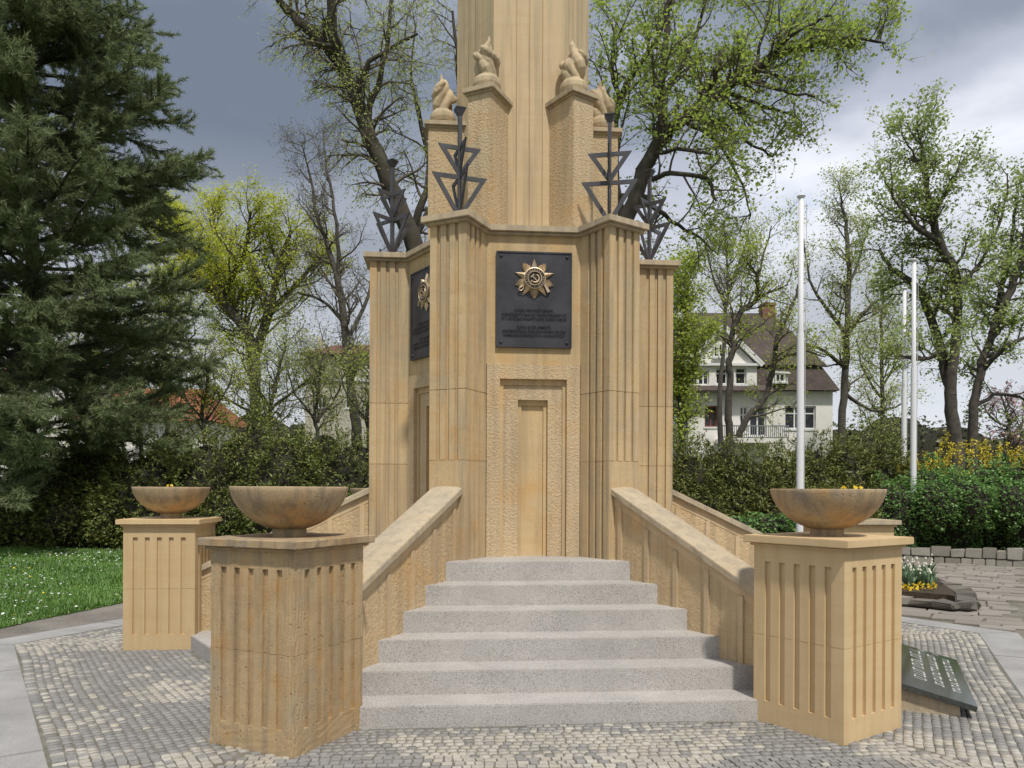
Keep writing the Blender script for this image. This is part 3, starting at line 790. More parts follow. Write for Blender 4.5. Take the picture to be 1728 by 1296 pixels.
h = nr.uniform(.03, .075, n) * (1 + .5 * np.sin(bx * 1.7) * np.cos(by * 2.1)); a = nr.uniform(0, 6.28, n); w = .0035 + .0006 * dd
base = np.stack([bx + e, by, np.full(n, -.015)], 1)
tip = base + np.stack([np.cos(a) * h * .7, np.sin(a) * h * .7, h], 1); sd = np.stack([-np.sin(a) * w, np.cos(a) * w, np.zeros(n)], 1)
V = np.stack([base - sd, base + sd, tip], 1).reshape(-1, 3); F = np.arange(3 * n).reshape(-1, 3)
tag(link('grass', fastmesh('grass', V, F, GRASS)), 'short green lawn grass left of the memorial', 'grass', kind='stuff')
DAISY = plain('daisy_white', (.80, .80, .78), .8, 0, .05); DANDY = plain('dandelion_yellow', (.80, .58, .03), .8, 0, .1)
def dots(name, n, mat, label, smin, smax, seed, clump=14):
    r = np.random.default_rng(seed); cpx = r.uniform(-300, 480, clump); cd = 8 + 15 * r.uniform(0, 1, clump)
    i = r.integers(0, clump, n); free = r.random(n) < .4
    px_ = np.where(free, r.uniform(-400, 600, n), cpx[i] + r.normal(0, 60, n)); d = np.where(free, 7.6 + 17 * r.uniform(0, 1, n), cd[i] + r.normal(0, 1.2, n))
    x = CAM.x + FWD.x * d + RIGHT.x * (px_ - 864) / FPX * d; y = CAM.y + FWD.y * d + RIGHT.y * (px_ - 864) / FPX * d
    k = inpoly(x, y, lawn_poly) & (d > 7.5); x, y = x[k], y[k]; V = []; F = []
    for q in range(len(x)):
        s = r.uniform(smin, smax); z = r.uniform(.035, .06); n0 = len(V); tx, ty = r.normal(0, .25, 2)
        V.append((x[q], y[q], z + s * .25))
        for t in range(6): cx_, sy_ = cos(t * pi / 3) * s, sin(t * pi / 3) * s; V.append((x[q] + cx_, y[q] + sy_, z + cx_ * tx + sy_ * ty))
        F += [(n0, n0 + 1 + t, n0 + 1 + (t + 1) % 6) for t in range(6)]
    tag(link(name, fastmesh(name, V, F, mat)), label, 'flowers', kind='stuff')
dots('daisies', 1500, DAISY, 'white daisies scattered over the lawn', .012, .020, 3, 24)
dots('dandelions', 170, DANDY, 'yellow dandelions dotted in the lawn', .012, .022, 8, 9)

# ------------------------------------------------------------------ flagstones on the right
FLAG = cobble('flagstone', [(0, (.24, .21, .18)), (.4, (.285, .255, .22)), (.7, (.32, .29, .25)), (1, (.26, .235, .21))])
m = MB(); m.prism([(4.3, .2), (5.6, -1.0), (6.0, -6), (16, -6), (16, 7.0), (10.2, 9.2), (8.2, 11.0), (3.5, 6.5)], -.05, -.0285); fl = tag(m.build('flagstone_paving', JOINT), kind='structure')
rng = random.Random(33); ang = radians(-38); ca, sa = cos(ang), sin(ang)
hexo = hexa(PLA + KW + .02); wl = [gnd(1548, 945), gnd(1728, 953)]
side0 = (CAM.x - wl[0].x) * (wl[1].y - wl[0].y) - (CAM.y - wl[0].y) * (wl[1].x - wl[0].x); v = -6.0; cnt = 0
def in_hex(x, y): return all((x * sin(radians(60 * k)) - y * cos(radians(60 * k))) < PLA + KW + .02 for k in range(6))
while v < 17:
    dv = rng.uniform(.24, .40); u = -3.0 + rng.uniform(0, .5)
    while u < 14:
        du = rng.uniform(.28, .62)
        q = [(u + .012, v + .012), (u + du - .012, v + .012), (u + du - .012, v + dv - .012), (u + .012, v + dv - .012)]
        q = [(a_ + rng.uniform(-.03, .02), b_ + rng.uniform(-.025, .02)) for a_, b_ in q]
        P = [(a_ * ca - b_ * sa, a_ * sa + b_ * ca) for a_, b_ in q]
        cx_, cy_ = sum(p[0] for p in P) / 4, sum(p[1] for p in P) / 4
        iv = inview(Vector((cx_, cy_, 0)))
        behind = (cx_ - wl[0].x) * (wl[1].y - wl[0].y) - (cy_ - wl[0].y) * (wl[1].x - wl[0].x)
        ok = iv and iv[0] > 1440 and not any(in_hex(*p) for p in P) and behind * side0 > .05 and iv[2] < 22
        if ok:
            b = MB(); z = rng.uniform(-.012, .012); T = [(cx_ + (x - cx_) * .97, cy_ + (y - cy_) * .97) for x, y in P]
            t = [rng.uniform(-.004, .004) for _ in range(4)]
            b.add([(x, y, -.05) for x, y in P] + [(x, y, z - .008) for x, y in P] + [(x, y, z + t[i]) for i, (x, y) in enumerate(T)],
                  [(i, (i + 1) % 4, 4 + (i + 1) % 4, 4 + i) for i in range(4)] + [(4 + i, 4 + (i + 1) % 4, 8 + (i + 1) % 4, 8 + i) for i in range(4)] + [(8, 9, 10, 11)])
            b.build('flagstone', FLAG, fl, merge=False); cnt += 1
        u += du
    v += dv

# ------------------------------------------------------------------ low rubble wall on the right
RUB = cobble('rubble_stone', [(0, (.26, .24, .20)), (.35, (.37, .345, .29)), (.65, (.43, .40, .35)), (1, (.31, .28, .235))])
root = empty('stone_wall', wl[0], 0, 'low rubble stone wall in front of the green shrubs', 'wall')
dirw = (wl[1] - wl[0]); dirw.z = 0; dirw.normalize(); nw = Vector((-dirw.y, dirw.x, 0)); nw = nw if nw.dot(FWD) > 0 else -nw
rng = random.Random(5)
for row, (z0, z1) in enumerate(((-.05, .13), (.135, .36))):
    s = -1.6
    while s < 6.0:
        L = rng.uniform(.16, .42); zz = z1 + (rng.uniform(-.05, .04) if row else rng.uniform(-.01, .0))
        b = MB(); o_ = rng.uniform(-.02, .02); zz0 = z0 if row == 0 else z0
        b.obox(dirw * (s + L / 2) + nw * (.14 + o_) + Vector((0, 0, (zz0 + zz) / 2)), dirw * (L / 2 - .005), nw * .14, Vector((0, 0, (zz - zz0) / 2 - .003)))
        vv = b.v; b.v = [(x + rng.uniform(-.012, .012), y + rng.uniform(-.012, .012), z + rng.uniform(-.01, .01)) for x, y, z in vv]
        b.build('stone', RUB, root, bevel=.014); s += L

# ------------------------------------------------------------------ flower bed with rock edging, tulips and pansies
bedc = [gnd(1470, 1004), gnd(1545, 1008), gnd(1600, 1012), gnd(1637, 1020), gnd(1622, 1000), gnd(1590, 985), gnd(1560, 972), gnd(1470, 968)]
root = empty('flower_bed', gnd(1540, 990), 0, 'raised flower bed edged with dark flat rocks beside the right pedestal', 'flower bed')
org = root.location.copy()
m = MB(); m.prism([(p.x - org.x, p.y - org.y) for p in bedc], -.05, .10); m.build('soil', SOIL, root)
ROCK = cobble('edging_rock', [(0, (.10, .09, .075)), (.5, (.18, .16, .135)), (1, (.26, .235, .20))])
rng = random.Random(8)
edge = [gnd(1455, 1012), gnd(1500, 1016), gnd(1540, 1019), gnd(1580, 1023), gnd(1618, 1028), gnd(1636, 1024), gnd(1624, 1004), gnd(1596, 990)]
for i in range(len(edge) - 1):
    a_, b_ = edge[i], edge[i + 1]; n = 1 if (b_ - a_).length < .6 else 2
    for q in range(n):
        p0, p1 = a_.lerp(b_, q / n), a_.lerp(b_, (q + 1) / n); d = (p1 - p0); L = d.length; d.normalize(); w_ = Vector((-d.y, d.x, 0))
        b = MB(); b.obox((p0 + p1) / 2 - org + Vector((0, 0, .055)), d * L * .49, w_ * .14, Vector((0, 0, .055)))
        b.v = [(x + rng.uniform(-.035, .035), y + rng.uniform(-.035, .035), z + rng.uniform(-.03, .035)) for x, y, z in b.v]
        b.build('edging_stone', ROCK, root, bevel=.02)
TULIP = plain('white_tulip_petals', (.78, .76, .62), .6, 0, .08); TSTEM = leafmat('tulip_leaves', [(.12, .19, .10), (.17, .25, .14), (.10, .16, .08)], .25)
nr = np.random.default_rng(21)
tv, tf, lv, lf, pv, pf = [], [], [], [], [], []
for q in range(170):
    p = gnd(nr.uniform(1475, 1575), nr.uniform(972, 1000)); h = nr.uniform(.20, .36); x, y = p.x, p.y; lean = nr.normal(0, .04, 2)
    for t in range(4):
        a_ = nr.uniform(0, 6.28); hh = h * nr.uniform(.6, .85); w = .022; n0 = len(lv)
        s_ = np.array([-sin(a_) * w, cos(a_) * w, 0]); b = np.array([x, y, .09]); mid = b + [cos(a_) * .05, sin(a_) * .05, hh * .55]; tp = b + [cos(a_) * .12, sin(a_) * .12, hh]
        lv += [b - s_ * .5, b + s_ * .5, mid + s_, tp, mid - s_]; lf += [(n0, n0 + 1, n0 + 2, n0 + 4), (n0 + 4, n0 + 2, n0 + 3, n0 + 3)]
    if q % 5 < 2:
        c = np.array([x + lean[0], y + lean[1], .09 + h]); n0 = len(tv); s = nr.uniform(.015, .021)
        tv += [c + [0, 0, -s * 1.2]] + [c + [cos(t * pi / 3) * s, sin(t * pi / 3) * s, -s * .2] for t in range(6)] + [c + [cos(t * pi / 3) * s * .55, sin(t * pi / 3) * s * .55, s * 1.5] for t in range(6)]
        for t in range(6): tf += [(n0, n0 + 1 + t, n0 + 1 + (t + 1) % 6, n0), (n0 + 1 + t, n0 + 1 + (t + 1) % 6, n0 + 7 + (t + 1) % 6, n0 + 7 + t)]
def mixed(name, V, F, mat):
    b = MB(); b.add(V, [tuple(dict.fromkeys(f)) for f in F]); return b.mesh(name, mat, merge=False)
tag(link('tulips', mixed('tulips', tv, tf, TULIP)), 'white tulip heads crowding the flower bed behind the right pedestal', 'tulips', kind='stuff')
tag(link('tulip_leaves', mixed('tulip_leaves', lv, lf, TSTEM)), 'blue green tulip leaves filling the flower bed', 'leaves', kind='stuff')
for q in range(120):
    p = gnd(nr.uniform(1470, 1582), nr.uniform(1000, 1008)); c = np.array([p.x, p.y, .12 + nr.uniform(0, .07)]); s = nr.uniform(.014, .024); n0 = len(pv)
    tx, ty = nr.normal(0, .5, 2)
    pv += [c + [0, -.01, s * .2]] + [c + [cos(t * pi / 3) * s, sin(t * pi / 3) * s, cos(t * pi / 3) * s * tx + sin(t * pi / 3) * s * ty] for t in range(6)]
    pf += [(n0, n0 + 1 + t, n0 + 1 + (t + 1) % 6) for t in range(6)]
tag(link('yellow_pansies', mixed('yellow_pansies', pv, pf, YPETAL)), 'row of yellow pansies in front of the tulips', 'pansies', kind='stuff')

# ------------------------------------------------------------------ slanted black granite slab
m_, nt = newmat('polished_black_granite'); P = pos(nt)
c_ = mixc(nt, ramp(nt, noise(nt, P, 160, 2), [(.45, 0.0), (.75, 1.0)]), (.030, .035, .031), (.085, .095, .085)); finish(nt, c_, .10, spec=.9); BLACK = m_
WHITE_L = plain('white_engraving', (.55, .55, .53), .6, 0, .1)
nrm, tan_ = Vector((sin(radians(60)), -cos(radians(60)), 0)), Vector((cos(radians(60)), sin(radians(60)), 0))
lowR = gnd(1652, 1190, .09); lowF = gnd(1614, 1110, .09)
W_ = (lowF - lowR).dot(tan_); L_ = .72; rise = .17
root = empty('memorial_slab', (lowR.x, lowR.y, 0), 0, 'slanted polished black granite slab with white engraved lines beside the right pedestal', 'memorial slab')
o0 = Vector((0, 0, .09)); back = -nrm * L_ + Vector((0, 0, rise)); up_ = tan_.cross(-back).normalized(); up_ = up_ if up_.z > 0 else -up_
b = MB(); b.obox(o0 + tan_ * W_ / 2 + back / 2 - up_ * .02, tan_ * W_ / 2, back / 2, up_ * .02); b.build('granite_plate', BLACK, root, bevel=.003)
b = MB(); q = [(.04, .10), (W_ - .04, .10), (W_ - .04, L_ - .03), (.04, L_ - .03)]
b.add([tan_ * a_ - nrm * l_ + Vector((0, 0, -.02)) for a_, l_ in q] + [tan_ * a_ + back * (l_ / L_) + Vector((0, 0, .09)) - up_ * .041 for a_, l_ in q],
      [(0, 1, 2, 3), (4, 5, 6, 7), (0, 1, 5, 4), (1, 2, 6, 5), (2, 3, 7, 6), (3, 0, 4, 7)]); b.build('base_block', COPING, root)
rng = random.Random(2); b = MB()
def stroke(a0, a1, l0, l1):
    f = lambda a_, l_: o0 + tan_ * a_ + back * (l_ / L_) + up_ * .001
    b.face(f(a0, l0), f(a1, l0), f(a1, l1), f(a0, l1))
for l0, l1, runs in ((.30, .385, [(.92, .70), (.66, .48), (.44, .22)]), (.185, .245, [(.90, .78), (.75, .40), (.37, .20)]), (.075, .13, [(.90, .18)])):
    for s0, s1 in runs:
        a_ = s0
        while a_ > s1:
            wl_ = rng.uniform(.022, .034)
            for t in range(rng.choice((2, 2, 3))):
                x_ = a_ - rng.uniform(0, wl_); stroke(W_ * x_ - .0026, W_ * x_ + .0026, l0, l1)
            stroke(W_ * (a_ - wl_), W_ * a_, *( (l0, l0 + .014) if rng.random() < .5 else (l1 - .014, l1)))
            a_ -= wl_ + .010
for a_, l_ in ((.95, .26), (.95, .15)):
    for t in range(3): stroke(W_ * (a_ + .012 * t), W_ * (a_ + .012 * t) + .006, l_, l_ + .05)
b.build('engraved_marks', WHITE_L, root, merge=False)['kind'] = 'stuff'

# ------------------------------------------------------------------ flagpoles
m_, nt = newmat('white_pole_paint'); P = pos(nt)
ru = ramp(nt, noise(nt, pos(nt, (9, 9, 2.2)), 1.4, 5, .6), [(.62, 0.0), (.74, 1.0)])
finish(nt, mixc(nt, maths(nt, 'MULTIPLY', ru, .45), (.74, .74, .75), (.42, .33, .25)), .4); POLE = m_
RAILROPE = plain('halyard_rope', (.5, .5, .48), .9)
def flagpole(p, label, cap=False):
    root = empty('flagpole', p, 0, label, 'flagpole', 'white flagpoles on the right')
    H = 7.07
    b = MB(); b.lathe([(.066, -.1), (.066, 4.5), (.060, 4.55)], 16); b.build('lower_tube', POLE, root, smooth=True)
    b = MB(); b.lathe([(.051, 4.4), (.046, H), (.0, H)], 16); b.build('upper_tube', POLE, root, smooth=True)
    b = MB(); b.lathe([(.0, H), (.05, H + .002), (.078, H + .03), (.078, H + .045), (.03, H + .07), (.0, H + .075)], 16); b.build('finial', POLE, root, smooth=True)
    b = MB(); b.bar((.04, 0, H - .14), (.12, 0, H - .14), .02, .02, (0, 1, 0)); b.bar((.105, 0, H - .19), (.105, 0, H - .10), .02, .02, (0, 1, 0)); b.build('pulley', POLE, root)
    b = MB(); b.tube([(.105, 0, H - .15), (.10, .02, 3.5), (.085, .01, 1.2)], [.006] * 3, 4); b.build('halyard', RAILROPE, root, merge=False)
def base(px, d): p = at(px, HORIZON, d); return Vector((p.x, p.y, 0))
flagpole(base(1350, 14.6), 'white flagpole standing alone behind the right bowl')
flagpole(base(1541, 18.6), 'white flagpole at the corner of the low stone wall, right one of the pair')
flagpole(base(1525, 21.2), 'white flagpole rising out of the shrubs, left one of the pair')

# ================================================================== buildings behind the park
def tiles(name, c1, c2, rows=3.2):
    m, nt = newmat(name); P = pos(nt)
    z = nd(nt, 'ShaderNodeSeparateXYZ', {'Vector': P}).outputs['Z']
    fr = maths(nt, 'FRACT', maths(nt, 'MULTIPLY', z, rows))
    col = mixc(nt, ramp(nt, noise(nt, P, 1.5, 5, .6), [(.35, 0.0), (.65, 1.0)]), c1, c2)
    col = mixc(nt, 1.0, col, ramp(nt, noise(nt, pos(nt, (4, 4, 3)), 3.0, 2), [(.3, .8), (.7, 1.15)]), 'MULTIPLY')
    finish(nt, col, .85, bump=fr, strength=1.0, dist=.08)
    return m
ROOF_B = tiles('brown_roof_tiles', (.105, .080, .070), (.075, .058, .053), 3.4)
ROOF_R = tiles('red_roof_tiles', (.36, .13, .075), (.28, .10, .06), 3.0)
ROOF_D = tiles('dull_red_roof_tiles', (.17, .075, .055), (.13, .06, .05), 3.0)
WALLW = plain('pale_render', (.76, .735, .69), .9, 0, .08, 1.2, .3, 20)
WALLG = plain('cream_render', (.46, .43, .35), .9, 0, .07, 1.0, .3, 20)
TRIM = plain('white_trim', (.72, .72, .70), .6, 0, .05)
WOOD = plain('red_brown_window_wood', (.20, .07, .045), .6, 0, .15)
BRICK = plain('chimney_brick', (.22, .11, .08), .9, 0, .2, 6, .5, 20)
RAIL = plain('grey_iron_rail', (.22, .23, .25), .5)
m_, nt = newmat('dark_window_glass'); finish(nt, (.018, .02, .024), .06, spec=.7); GLASS = m_
def house_root(name, px, d, yaw, label):
    p = base(px, d); r = empty(name, p, -YAW + yaw, label, 'house'); return r
def window(parent, x0, x1, z0, z1, y, frame=TRIM, mull=1, bars=1, arch=False):
    """casement set into an opening of the wall at depth y"""
    f = .07; b = MB()
    xs = [x0] + [x0 + (x1 - x0) * (i + 1) / (mull + 1) for i in range(mull)] + [x1]
    for i, x in enumerate(xs):
        w = f if 0 < i < len(xs) - 1 else f; b.box(x - w / 2 if 0 < i < len(xs) - 1 else (x if i == 0 else x - f), x + w / 2 if 0 < i < len(xs) - 1 else (x + f if i == 0 else x), y - .05, y + .03, z0, z1)
    b.box(x0 + f, x1 - f, y - .048, y + .028, z0, z0 + f); b.box(x0 + f, x1 - f, y - .048, y + .028, z1 - f, z1)
    for i in range(bars): zz = z1 - (z1 - z0) * .32 * (i + 1); b.box(x0 + f, x1 - f, y - .046, y + .026, zz - .03, zz + .03)
    w = b.build('window', frame, parent, merge=False)
    b = MB(); b.face((x0, y, z0), (x1, y, z0), (x1, y, z1), (x0, y, z1)); b.build('pane', GLASS, w, merge=False)
    b = MB(); b.box(x0 - .06, x1 + .06, y - .22, y - .0505, z0 - .09, z0 - .002); b.build('sill', TRIM, w, merge=False)
def wall_with(parent, name, mat, x0, x1, z0, z1, y, opens, depth=.18):
    """front wall with real recessed openings"""
    us = sorted({x0, x1, *[o[0] for o in opens], *[o[1] for o in opens]}); vs = sorted({z0, z1, *[o[2] for o in opens], *[o[3] for o in opens]})
    hit = lambda i, j: any(o[0] - 1e-6 <= us[i] and us[i + 1] <= o[1] + 1e-6 and o[2] - 1e-6 <= vs[j] and vs[j + 1] <= o[3] + 1e-6 for o in opens)
    b = MB(); b.grid(us, vs, lambda i, j: depth if hit(i, j) else 0, lambda u, v, w: (u, y - w, v), skip=hit)
    return b.build(name, mat, parent)
# --- villa with the gable on the right
K = 40 / FPX
X = lambda cx: (1140 + cx / 2.945 - 1217) * K
Z = lambda cy, y=0.0: 1.6 + (HORIZON - (420 + cy / 2.945)) * (40 + y) / FPX
Xd = lambda cx, y: (1140 + cx / 2.945 - 864) * (40 + y) / FPX - (1217 - 864) * K
villa = house_root('villa', 1217, 40, 0.0, 'pale villa with brown mansard roof and white gable behind the right hedge')
ops1 = [(X(110), X(165), Z(672), Z(600)), (X(198), X(256), Z(668), Z(588)), (X(296), X(350), Z(668), Z(584))]
ops0 = [(X(143), X(207), Z(880), Z(775)), (X(318), X(358), Z(905), Z(778)), (X(366), X(450), Z(925), Z(780))]
opsM = [(X(572), X(730), Z(882), Z(765))]
xl, xr = X(60), X(402); yb = 0.0; ym = .9
wall_with(villa, 'gable_wall', WALLW, xl, xr, Z(690), Z(575), yb, ops1)
b = MB(); b.add([(xl, yb, Z(575)), (xr, yb, Z(575)), ((xl + xr) / 2, yb, Z(398))], [(0, 1, 2)]); b.build('gable', WALLW, villa, merge=False)
b = MB()
for s in (-1, 1):
    xa = (xl + xr) / 2; xe = xl - .25 if s < 0 else xr + .25
    b.bar((xa, yb - .16, Z(385)), (xe, yb - .16, Z(575)), .16, .24, (0, 1, 0))
b.box(xl - .2, xr + .2, yb - .20, yb - .002, Z(578), Z(566)); b.build('barge_board', TRIM, villa, merge=False)
b = MB(); xa = (xl + xr) / 2
for s, xe in ((-1, xl - .3), (1, xr + .3)):
    b.add([(xa, yb - .25, Z(381)), (xe, yb - .25, Z(578)), (xe, 5, Z(578)), (xa, 5, Z(381))], [(0, 1, 2, 3)])
b.build('gable_roof', ROOF_B, villa, merge=False)
b = MB(); b.box(xl, xr, yb + .20, 6, 0, Z(578)); b.build('gable_block', WALLW, villa, merge=False)
for x0, x1, q in ((183, 205, 0), (208, 246, 1), (249, 270, 0)):
    window(villa, X(x0), X(x1), Z(535), Z(478 if not q else 468), yb - .03, TRIM, 0 if not q else 1, 0)
wall_with(villa, 'bay_wall', WALLW, X(60), X(455), 0, Z(704), yb - .01, ops0)
b = MB(); b.add([(X(40), yb - .7, Z(706)), (X(470), yb - .7, Z(706)), (X(470), yb + .05, Z(672)), (X(40), yb + .05, Z(672))], [(0, 1, 2, 3)]); b.box(X(40), X(470), yb - .7, yb - .55, Z(714), Z(707)); b.build('pent_roof', ROOF_B, villa, merge=False)
wall_with(villa, 'main_wall', WALLW, X(455), X(815), 0, Z(690), ym, opsM)
b = MB(); b.box(X(455), X(815), ym + .2, 10, 0, Z(692)); b.build('main_block', WALLW, villa, merge=False)
for i, o in enumerate(ops1): window(villa, *o, yb + .17, TRIM, 1 if i != 2 else 0, 1)
for i, o in enumerate(ops0): window(villa, *o, yb + .16, (WOOD, TRIM, TRIM)[i], 1, 1)
for o in opsM: window(villa, *o, ym + .17, TRIM, 2, 1)
def frustum(b, r0, z0, r1, z1):
    (a0, a1, c0, c1), (e0, e1, g0, g1) = r0, r1
    lo = [(a0, c0, z0), (a1, c0, z0), (a1, c1, z0), (a0, c1, z0)]; hi = [(e0, g0, z1), (e1, g0, z1), (e1, g1, z1), (e0, g1, z1)]
    b.add(lo + hi, [(i, (i + 1) % 4, 4 + (i + 1) % 4, 4 + i) for i in range(4)] + [(4, 5, 6, 7)])
b = MB(); frustum(b, (X(-60), X(835), ym - .45, 10.4), Z(690), (X(-30), X(770), ym + .35, 9.6), Z(556)); mans = b.build('mansard_roof', ROOF_B, villa, merge=False)
b = MB(); frustum(b, (X(-40), X(790), ym + .1, 9.8), Z(556), (Xd(70, 4.6), Xd(475, 4.6), 4.6, 5.2), Z(314, 4.6)); b.build('upper_roof', ROOF_B, villa, merge=False)
b = MB(); b.box(Xd(430, 4.2), Xd(492, 4.2), 4.2, 4.9, Z(420), Z(275, 4.2)); b.box(Xd(426, 4.2), Xd(496, 4.2), 4.15, 4.95, Z(275, 4.2), Z(262, 4.2)); b.build('chimney', BRICK, villa, merge=False)
b = MB(); b.box(X(478), X(575), ym - .35, ym + 1.2, Z(655), Z(598)); b.bar((X(470), ym - .42, Z(652)), (X(500), ym - .42, Z(600)), .12, .1, (0, 1, 0)); b.bar((X(500), ym - .42, Z(600)), (X(585), ym - .42, Z(603)), .12, .1, (0, 1, 0)); b.build('dormer', TRIM, villa, merge=False)
window(villa, X(508), X(558), Z(650), Z(606), ym - .37, TRIM, 1, 0)
b = MB()
for zc in (Z(884), Z(940)): b.bar((X(200), yb - 1.2, zc), (X(520), yb - 1.2, zc), .06, .06, (0, 1, 0))
for i in range(34): x = X(200) + (X(520) - X(200)) * i / 33; b.bar((x, yb - 1.2, Z(940)), (x, yb - 1.2, Z(884)), .03, .03, (0, 1, 0))
b.build('balcony_railing', RAIL, villa, merge=False)['kind'] = 'stuff'
b = MB(); b.box(X(195), X(525), yb - 1.25, yb - .02, Z(965), Z(944)); b.build('balcony_slab', WALLW, villa, merge=False)
# --- red roofed low house on the left
K2 = 46 / FPX; X2 = lambda px: (px - 250) * K2; Z2 = lambda py: 1.6 + (HORIZON - py) * K2
red = house_root('low_house', 250, 46, 0.0, 'low house with bright red tiled roof behind the left hedge')
wall_with(red, 'wall', WALLW, X2(130), X2(350), 0, Z2(712), 0, [(X2(200), X2(222), Z2(738), Z2(720)), (X2(290), X2(312), Z2(738), Z2(720))])
for x0, x1 in ((200, 222), (290, 312)): window(red, X2(x0), X2(x1), Z2(738), Z2(720), .15)
b = MB(); b.box(X2(130), X2(350), .2, 7, 0, Z2(712)); b.build('block', WALLW, red, merge=False)
b = MB(); frustum(b, (X2(110), X2(362), -.6, 7.6), Z2(713), (X2(160), X2(300), 3.4, 3.7), Z2(646)); b.build('roof', ROOF_R, red, merge=False)
b = MB(); b.box(X2(228), X2(240), 3.0, 3.6, Z2(660), Z2(632)); b.build('chimney', BRICK, red, merge=False)
# --- cream apartment house left of the pier
K3 = 56 / FPX; X3 = lambda px: (px - 570) * K3; Z3 = lambda py: 1.6 + (HORIZON - py) * K3
apt = house_root('apartment_house', 570, 56, 0.0, 'cream apartment house with dull red roof left of the memorial')
ops = [(X3(535), X3(550), Z3(634), Z3(614)), (X3(582), X3(598), Z3(632), Z3(610)), (X3(535), X3(550), Z3(690), Z3(668)), (X3(582), X3(598), Z3(690), Z3(668)), (X3(620), X3(636), Z3(632), Z3(610)), (X3(620), X3(636), Z3(690), Z3(668))]
wall_with(apt, 'wall', WALLG, X3(514), X3(700), 0, Z3(598), 0, ops)
for o in ops: window(apt, *o, .16, TRIM, 1, 0)
b = MB(); b.box(X3(514), X3(700), .2, 9, 0, Z3(600)); b.build('block', WALLG, apt, merge=False)
b = MB(); b.box(X3(510), X3(704), -.12, -.002, Z3(645), Z3(640)); b.build('string_course', TRIM, apt, merge=False)
b = MB(); frustum(b, (X3(506), X3(712), -.5, 9.5), Z3(599), (X3(545), X3(690), 4, 5), Z3(566)); b.build('roof', ROOF_D, apt, merge=False)
b = MB(); b.box(X3(523), X3(530), 2, 2.6, Z3(585), Z3(562)); b.build('chimney', WALLG, apt, merge=False)
# --- plain pale house far left behind the pine
K4 = 50 / FPX; X4 = lambda px: (px - 40) * K4; Z4 = lambda py: 1.6 + (HORIZON - py) * K4
far = house_root('white_house', 60, 50, 0.0, 'white house wall glimpsed behind the pine trunk')
ops = [(X4(20), X4(34), Z4(700), Z4(678)), (X4(80), X4(94), Z4(700), Z4(678))]
wall_with(far, 'wall', WALLW, X4(-60), X4(130), 0, Z4(640), 0, ops)
for o in ops: window(far, *o, .16, TRIM, 1, 0)
b = MB(); b.box(X4(-60), X4(130), .2, 8, 0, Z4(641)); b.build('block', WALLW, far, merge=False)
b = MB(); frustum(b, (X4(-70), X4(138), -.5, 8.5), Z4(640), (X4(-20), X4(95), 3.8, 4.2), Z4(600)); b.build('roof', ROOF_R, far, merge=False)

# ================================================================== trees and shrubs
BARK = plain('dark_bark', (.080, .070, .058), .95, 0, .35, 7, .8, 30)
BARK_G = plain('grey_bark', (.095, .085, .072), .95, 0, .3, 6, .8, 30)
BARK_M = plain('mossy_bark', (.062, .054, .040), .95, 0, .45, 3, .8, 30)
TWIG = plain('thin_twigs', (.13, .108, .085), .9, 0, .25, 4)
def leaves_mesh(name, C, size, mat, rng, upbias=.5, aspect=.62, droop=0.0, dirs=None):
    """one folded diamond leaf per row of C"""
    C = np.asarray(C); n = len(C)
    nrm = rng.normal(0, 1, (n, 3)); nrm[:, 2] = np.abs(nrm[:, 2]) + upbias; nrm /= np.linalg.norm(nrm, axis=1)[:, None]
    d = rng.normal(0, 1, (n, 3)) if dirs is None else dirs + rng.normal(0, .45, (n, 3))
    d[:, 2] -= droop
    d -= nrm * (d * nrm).sum(1)[:, None]; d /= np.linalg.norm(d, axis=1)[:, None] + 1e-9
    s = np.cross(nrm, d); L = (size * rng.uniform(.65, 1.3, n))[:, None]
    fold = nrm * L * .10
    V = np.stack([C - d * L * .5, C + s * L * aspect * .5 + fold, C + d * L * .5, C - s * L * aspect * .5 + fold], 1).reshape(-1, 3)
    return fastmesh(name, V, np.arange(4 * n).reshape(-1, 4), mat)
def polyline(p, d, L, n, rng, wander=.25, up=0.0):
    pts = [np.array(p, float)]; d = np.array(d, float); d /= np.linalg.norm(d)
    for i in range(n):
        d = d + rng.normal(0, wander, 3) * .6 + np.array([0, 0, up]); d /= np.linalg.norm(d); pts.append(pts[-1] + d * L / n)
    return pts
def interp(pts, t):
    f = t * (len(pts) - 1); i = min(int(f), len(pts) - 2); u = f - i
    return pts[i] * (1 - u) + pts[i + 1] * u, pts[i + 1] - pts[i]
def smooth_line(pts, rad, k=3, rng=None, amp=0.0):
    P = []; R_ = []; n = len(pts)
    for i in range(n - 1):
        p0, p1, p2, p3 = pts[max(i - 1, 0)], pts[i], pts[i + 1], pts[min(i + 2, n - 1)]
        for j in range(k):
            t = j / k
            P.append(.5 * ((2 * p1) + (-p0 + p2) * t + (2 * p0 - 5 * p1 + 4 * p2 - p3) * t * t + (-p0 + 3 * p1 - 3 * p2 + p3) * t ** 3)); R_.append(rad[i] * (1 - t) + rad[i + 1] * t)
    P.append(pts[-1]); R_.append(rad[-1])
    if rng is not None and amp: P = [P[0]] + [p + rng.normal(0, amp, 3) for p in P[1:]]
    return P, R_
